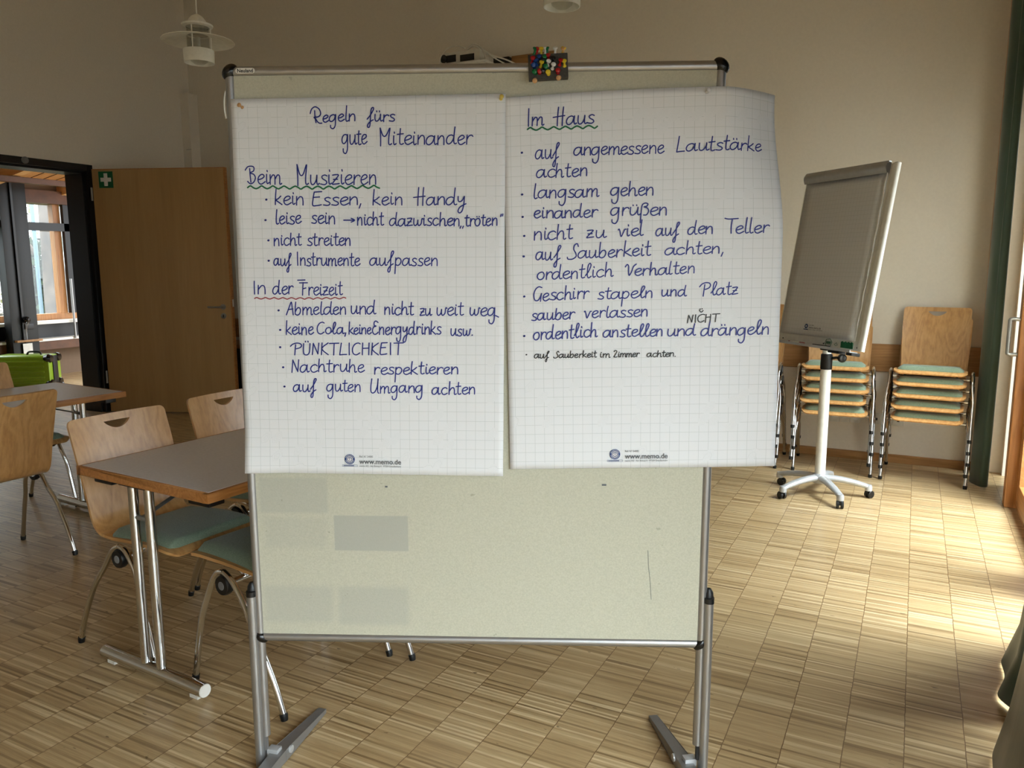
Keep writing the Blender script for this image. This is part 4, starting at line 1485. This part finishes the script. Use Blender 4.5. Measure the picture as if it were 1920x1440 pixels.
for i, dg_ in enumerate((10, 82, 154, 229, 300)):
    a = math.radians(dg_)
    ln_ = .285
    M = R3(0, 0, a)
    arm = MB()
    P = smooth_path([(.02, 0, .108), (.10, 0, .106), (.18, 0, .095), (.25, 0, .079), (ln_, 0, .068)], 5)
    arm.tube(P, [.030 - .010 * q / (len(P) - 1) for q in range(len(P))], 14, M, sq=(.95, .72))
    arm.lathe([(0, .045), (.021, .047), (.022, .066), (.018, .082), (0, .085)], 16, M @ R3(0, 0, 0, (ln_ - .004, 0, 0)))
    arm = arm.build('base_arm', 'silver_lacquer', FC, smooth=50)
    Mw = M @ R3(0, 0, .7 + i * 1.3, (ln_ - .006, 0, 0))
    cs_ = MB()
    for sy in (-1, 1):
        cs_.lathe([(0, -.008), (.020, -.008), (.0235, -.005), (.0235, .005), (.020, .008), (0, .008)], 20, Mw @ R3(PI / 2, 0, 0, (.012, sy * .0125, .0236)))
    cs_.box((.012, 0, .034), (.03, .008, .026), Mw).tube([Mw @ Vector((0, 0, .03)), Mw @ Vector((0, 0, .052))], .006, 8)
    cs_.build('castor', 'black_plastic', arm)


# ================================================================== pendant lamps
def pendant(label, x, y):
    t = thing('pendant_lamp', label, 'lamp', (x, y, 2.455), (0, 0, 0), 'pendant lamps')
    t.scale = (.8, .8, .8)
    MB().tube([(0, 0, .31), (0, 0, (ZC - 2.455) / .8)], .0045, 8).build('cable', 'white_plastic', t)
    MB().lathe([(0, (ZC - 2.455) / .8 - .06), (.04, (ZC - 2.455) / .8 - .058), (.05, (ZC - 2.455) / .8)], 20).build('ceiling_cap', 'lamp_enamel', t)
    MB().lathe([(0, .312), (.012, .311), (.035, .298), (.053, .275), (.06, .25), (.058, .248), (.05, .27), (.03, .293), (0, .305)], 32, None, False).build('dome', 'lamp_enamel', t, smooth=60)
    MB().lathe([(.074, .230), (.096, .236), (.098, .246), (.090, .250), (.06, .252), (.06, .247), (.09, .243)], 36, None, False).build('upper_ring', 'lamp_enamel', t, smooth=40)
    MB().lathe([(.068, .196), (.070, .232), (.067, .232), (.065, .196)], 36, None, False).build('upper_glass', 'lamp_glass', t)
    MB().lathe([(.062, .184), (.13, .172), (.222, .148), (.227, .143), (.225, .141), (.13, .165), (.062, .178), (.062, .184)], 48, None, False).build('wide_shade', 'lamp_enamel', t, smooth=50)
    MB().lathe([(.070, .085), (.070, .193), (.067, .193), (.067, .085)], 36, None, False).build('glass_cylinder', 'lamp_glass', t)
    MB().lathe([(.094, .010), (.097, .085), (.094, .090), (.07, .092), (.07, .088), (.091, .083), (.090, .010), (.094, .010)], 44, None, False).build('lower_ring', 'lamp_enamel', t, smooth=50)
    MB().lathe([(0, .0), (.03, .004), (.052, .02), (.062, .05), (.062, .09)], 28, None, False).build('glass_bowl', 'lamp_glass', t, smooth=60)
    MB().lathe([(0, .04), (.018, .05), (.024, .08), (.014, .12), (.014, .17), (0, .17)], 18).build('bulb', 'white_plastic', t, smooth=60)
    rd = MB()
    for q in range(3):
        a = q * 2 * PI / 3 + .9
        rd.tube([(.078 * math.cos(a), .078 * math.sin(a), .085), (.078 * math.cos(a), .078 * math.sin(a), .236)], .004, 8)
    rd.build('support_rod', 'lamp_enamel', t)
    return t


pendant('white pendant lamp hanging at the upper left of the room', -3.41, 3.08)
pendant('white pendant lamp mostly cut off by the top of the picture', -1.37, 3.13)

# ================================================================== projector on the back wall
pj = thing('projector', 'white projector with loose cables on a wall bracket above the pinboard', 'projector', (-3.36, YB - .30, 3.00))
MB().span(-.30, .22, -.16, .10, .0, .022).build('shelf_plate', 'white_lacquer', pj, bevel=.004)
MB().span(-.04, .04, .10, .30, .0, .05).span(-.09, .09, .285, .30, -.12, .14).build('wall_arm', 'white_lacquer', pj, bevel=.004)
MB().span(-.20, .14, -.11, .13, .025, .125).build('housing', 'white_plastic', pj, bevel=.014)
MB().span(-.17, -.08, -.114, -.108, .045, .10).span(-.04, .09, -.114, -.108, .04, .09).build('vent_grille', 'smoked_dark', pj)
MB().lathe([(0, 0), (.028, 0), (.032, .02), (.026, .024), (0, .018)], 20, R3(PI / 2, 0, 0, (-.19, -.105, .075))).build('lens', 'black_gloss', pj)
cbm = MB()
cbm.tube(smooth_path([(-.22, -.12, .02), (-.215, -.13, .09), (-.15, -.11, .16), (-.06, -.10, .165), (.0, -.1, .14)]), .006, 8)
cbm.tube(smooth_path([(.03, -.1, .14), (.10, -.12, .155), (.18, -.13, .10), (.21, -.12, .0), (.20, -.05, -.08)]), .0065, 8)
cbm.tube(smooth_path([(-.02, -.06, .13), (.08, -.08, .15), (.17, -.06, .09), (.30, .05, .05), (.36, .27, .02)]), .006, 8)
cbm.tube(smooth_path([(.05, -.04, .13), (.15, -.07, .12), (.24, -.04, .05), (.32, .12, .0), (.38, .28, -.06)]), .005, 8)
cbm.build('cable', 'white_plastic', pj)
sb = MB().span(-.20, .20, -.03, 0, -.05, .05).build('wall_batten', 'oak_trim', bevel=.003)
sb.location = (-2.93, YB, 3.085)
tag(sb, 'short wooden batten on the back wall right of the projector', 'batten')
sp_ = MB().span(-.10, .08, -.06, 0, -.08, .06).build('connection_box', 'smoked_dark', bevel=.006)
sp_.location = (-3.22, YB, 3.07)
tag(sp_, 'dark connection box on the wall between projector and batten', 'box')

# ================================================================== small things on the back wall
for i, (x, z) in enumerate(((-.469, .305), (-.398, .307), (-.327, .309))):
    o = thing('power_socket', ('leftmost', 'middle', 'rightmost')[i] + ' of three white sockets low on the wall behind the centre stack', 'socket', (x, YB, z), group='sockets behind the stacked chairs')
    MB().span(-.0345, .0345, -.010, 0, -.0405, .0405).build('cover_plate', 'white_plastic', o, bevel=.003)
    MB().lathe([(.022, 0), (.022, .002), (.019, .002), (.017, -.006), (0, -.006)], 24, R3(PI / 2, 0, 0, (0, -.011, 0))).build('socket_well', 'white_lacquer', o)
    MB().lathe([(0, 0), (.003, 0), (.003, .003), (0, .003)], 10, R3(PI / 2, 0, 0, (-.009, -.0055, 0))).lathe([(0, 0), (.003, 0), (.003, .003), (0, .003)], 10, R3(PI / 2, 0, 0, (.009, -.0055, 0))).build('contact_hole', 'black_plastic', o)
for i, x in enumerate((-.19, -.119, -.048)):
    o = thing('data_socket', ('leftmost', 'middle', 'rightmost')[i] + ' of three small data sockets behind the right stack', 'socket', (x, YB, .311), group='data sockets behind the stacked chairs')
    MB().span(-.0345, .0345, -.010, 0, -.0405, .0405).build('cover_plate', 'white_plastic', o, bevel=.003)
    MB().span(-.008, .008, -.0115, -.009, -.012, .006).build('port', 'black_plastic', o)

cbn = thing('sideboard', 'low dark sideboard with wooden top by the back wall, mostly hidden', 'cabinet', (-5.72, YB - .26, 0))
MB().span(-.62, .62, -.22, .24, .06, .60).build('body', 'smoked_dark', cbn, bevel=.004)
MB().span(-.64, .64, -.24, .24, .60, .635).build('top', 'oak_trim', cbn, bevel=.003)
MB().span(-.62, .62, .20, .238, .636, .90).build('back_panel', 'dark_wood', cbn, bevel=.003)
MB().span(-.58, .58, -.18, .22, 0, .06).build('plinth', 'black_plastic', cbn)
bg = MB().lathe([(0, 0), (.05, .002), (.06, .02), (.035, .045), (.02, .06), (0, .062)], 14).build('black_case', 'black_plastic')
bg.location = (-6.2, YB - .041, .901)
bg.scale = (1.8, .5, 1)
tag(bg, 'small black case lying on the panel behind the open door', 'case')
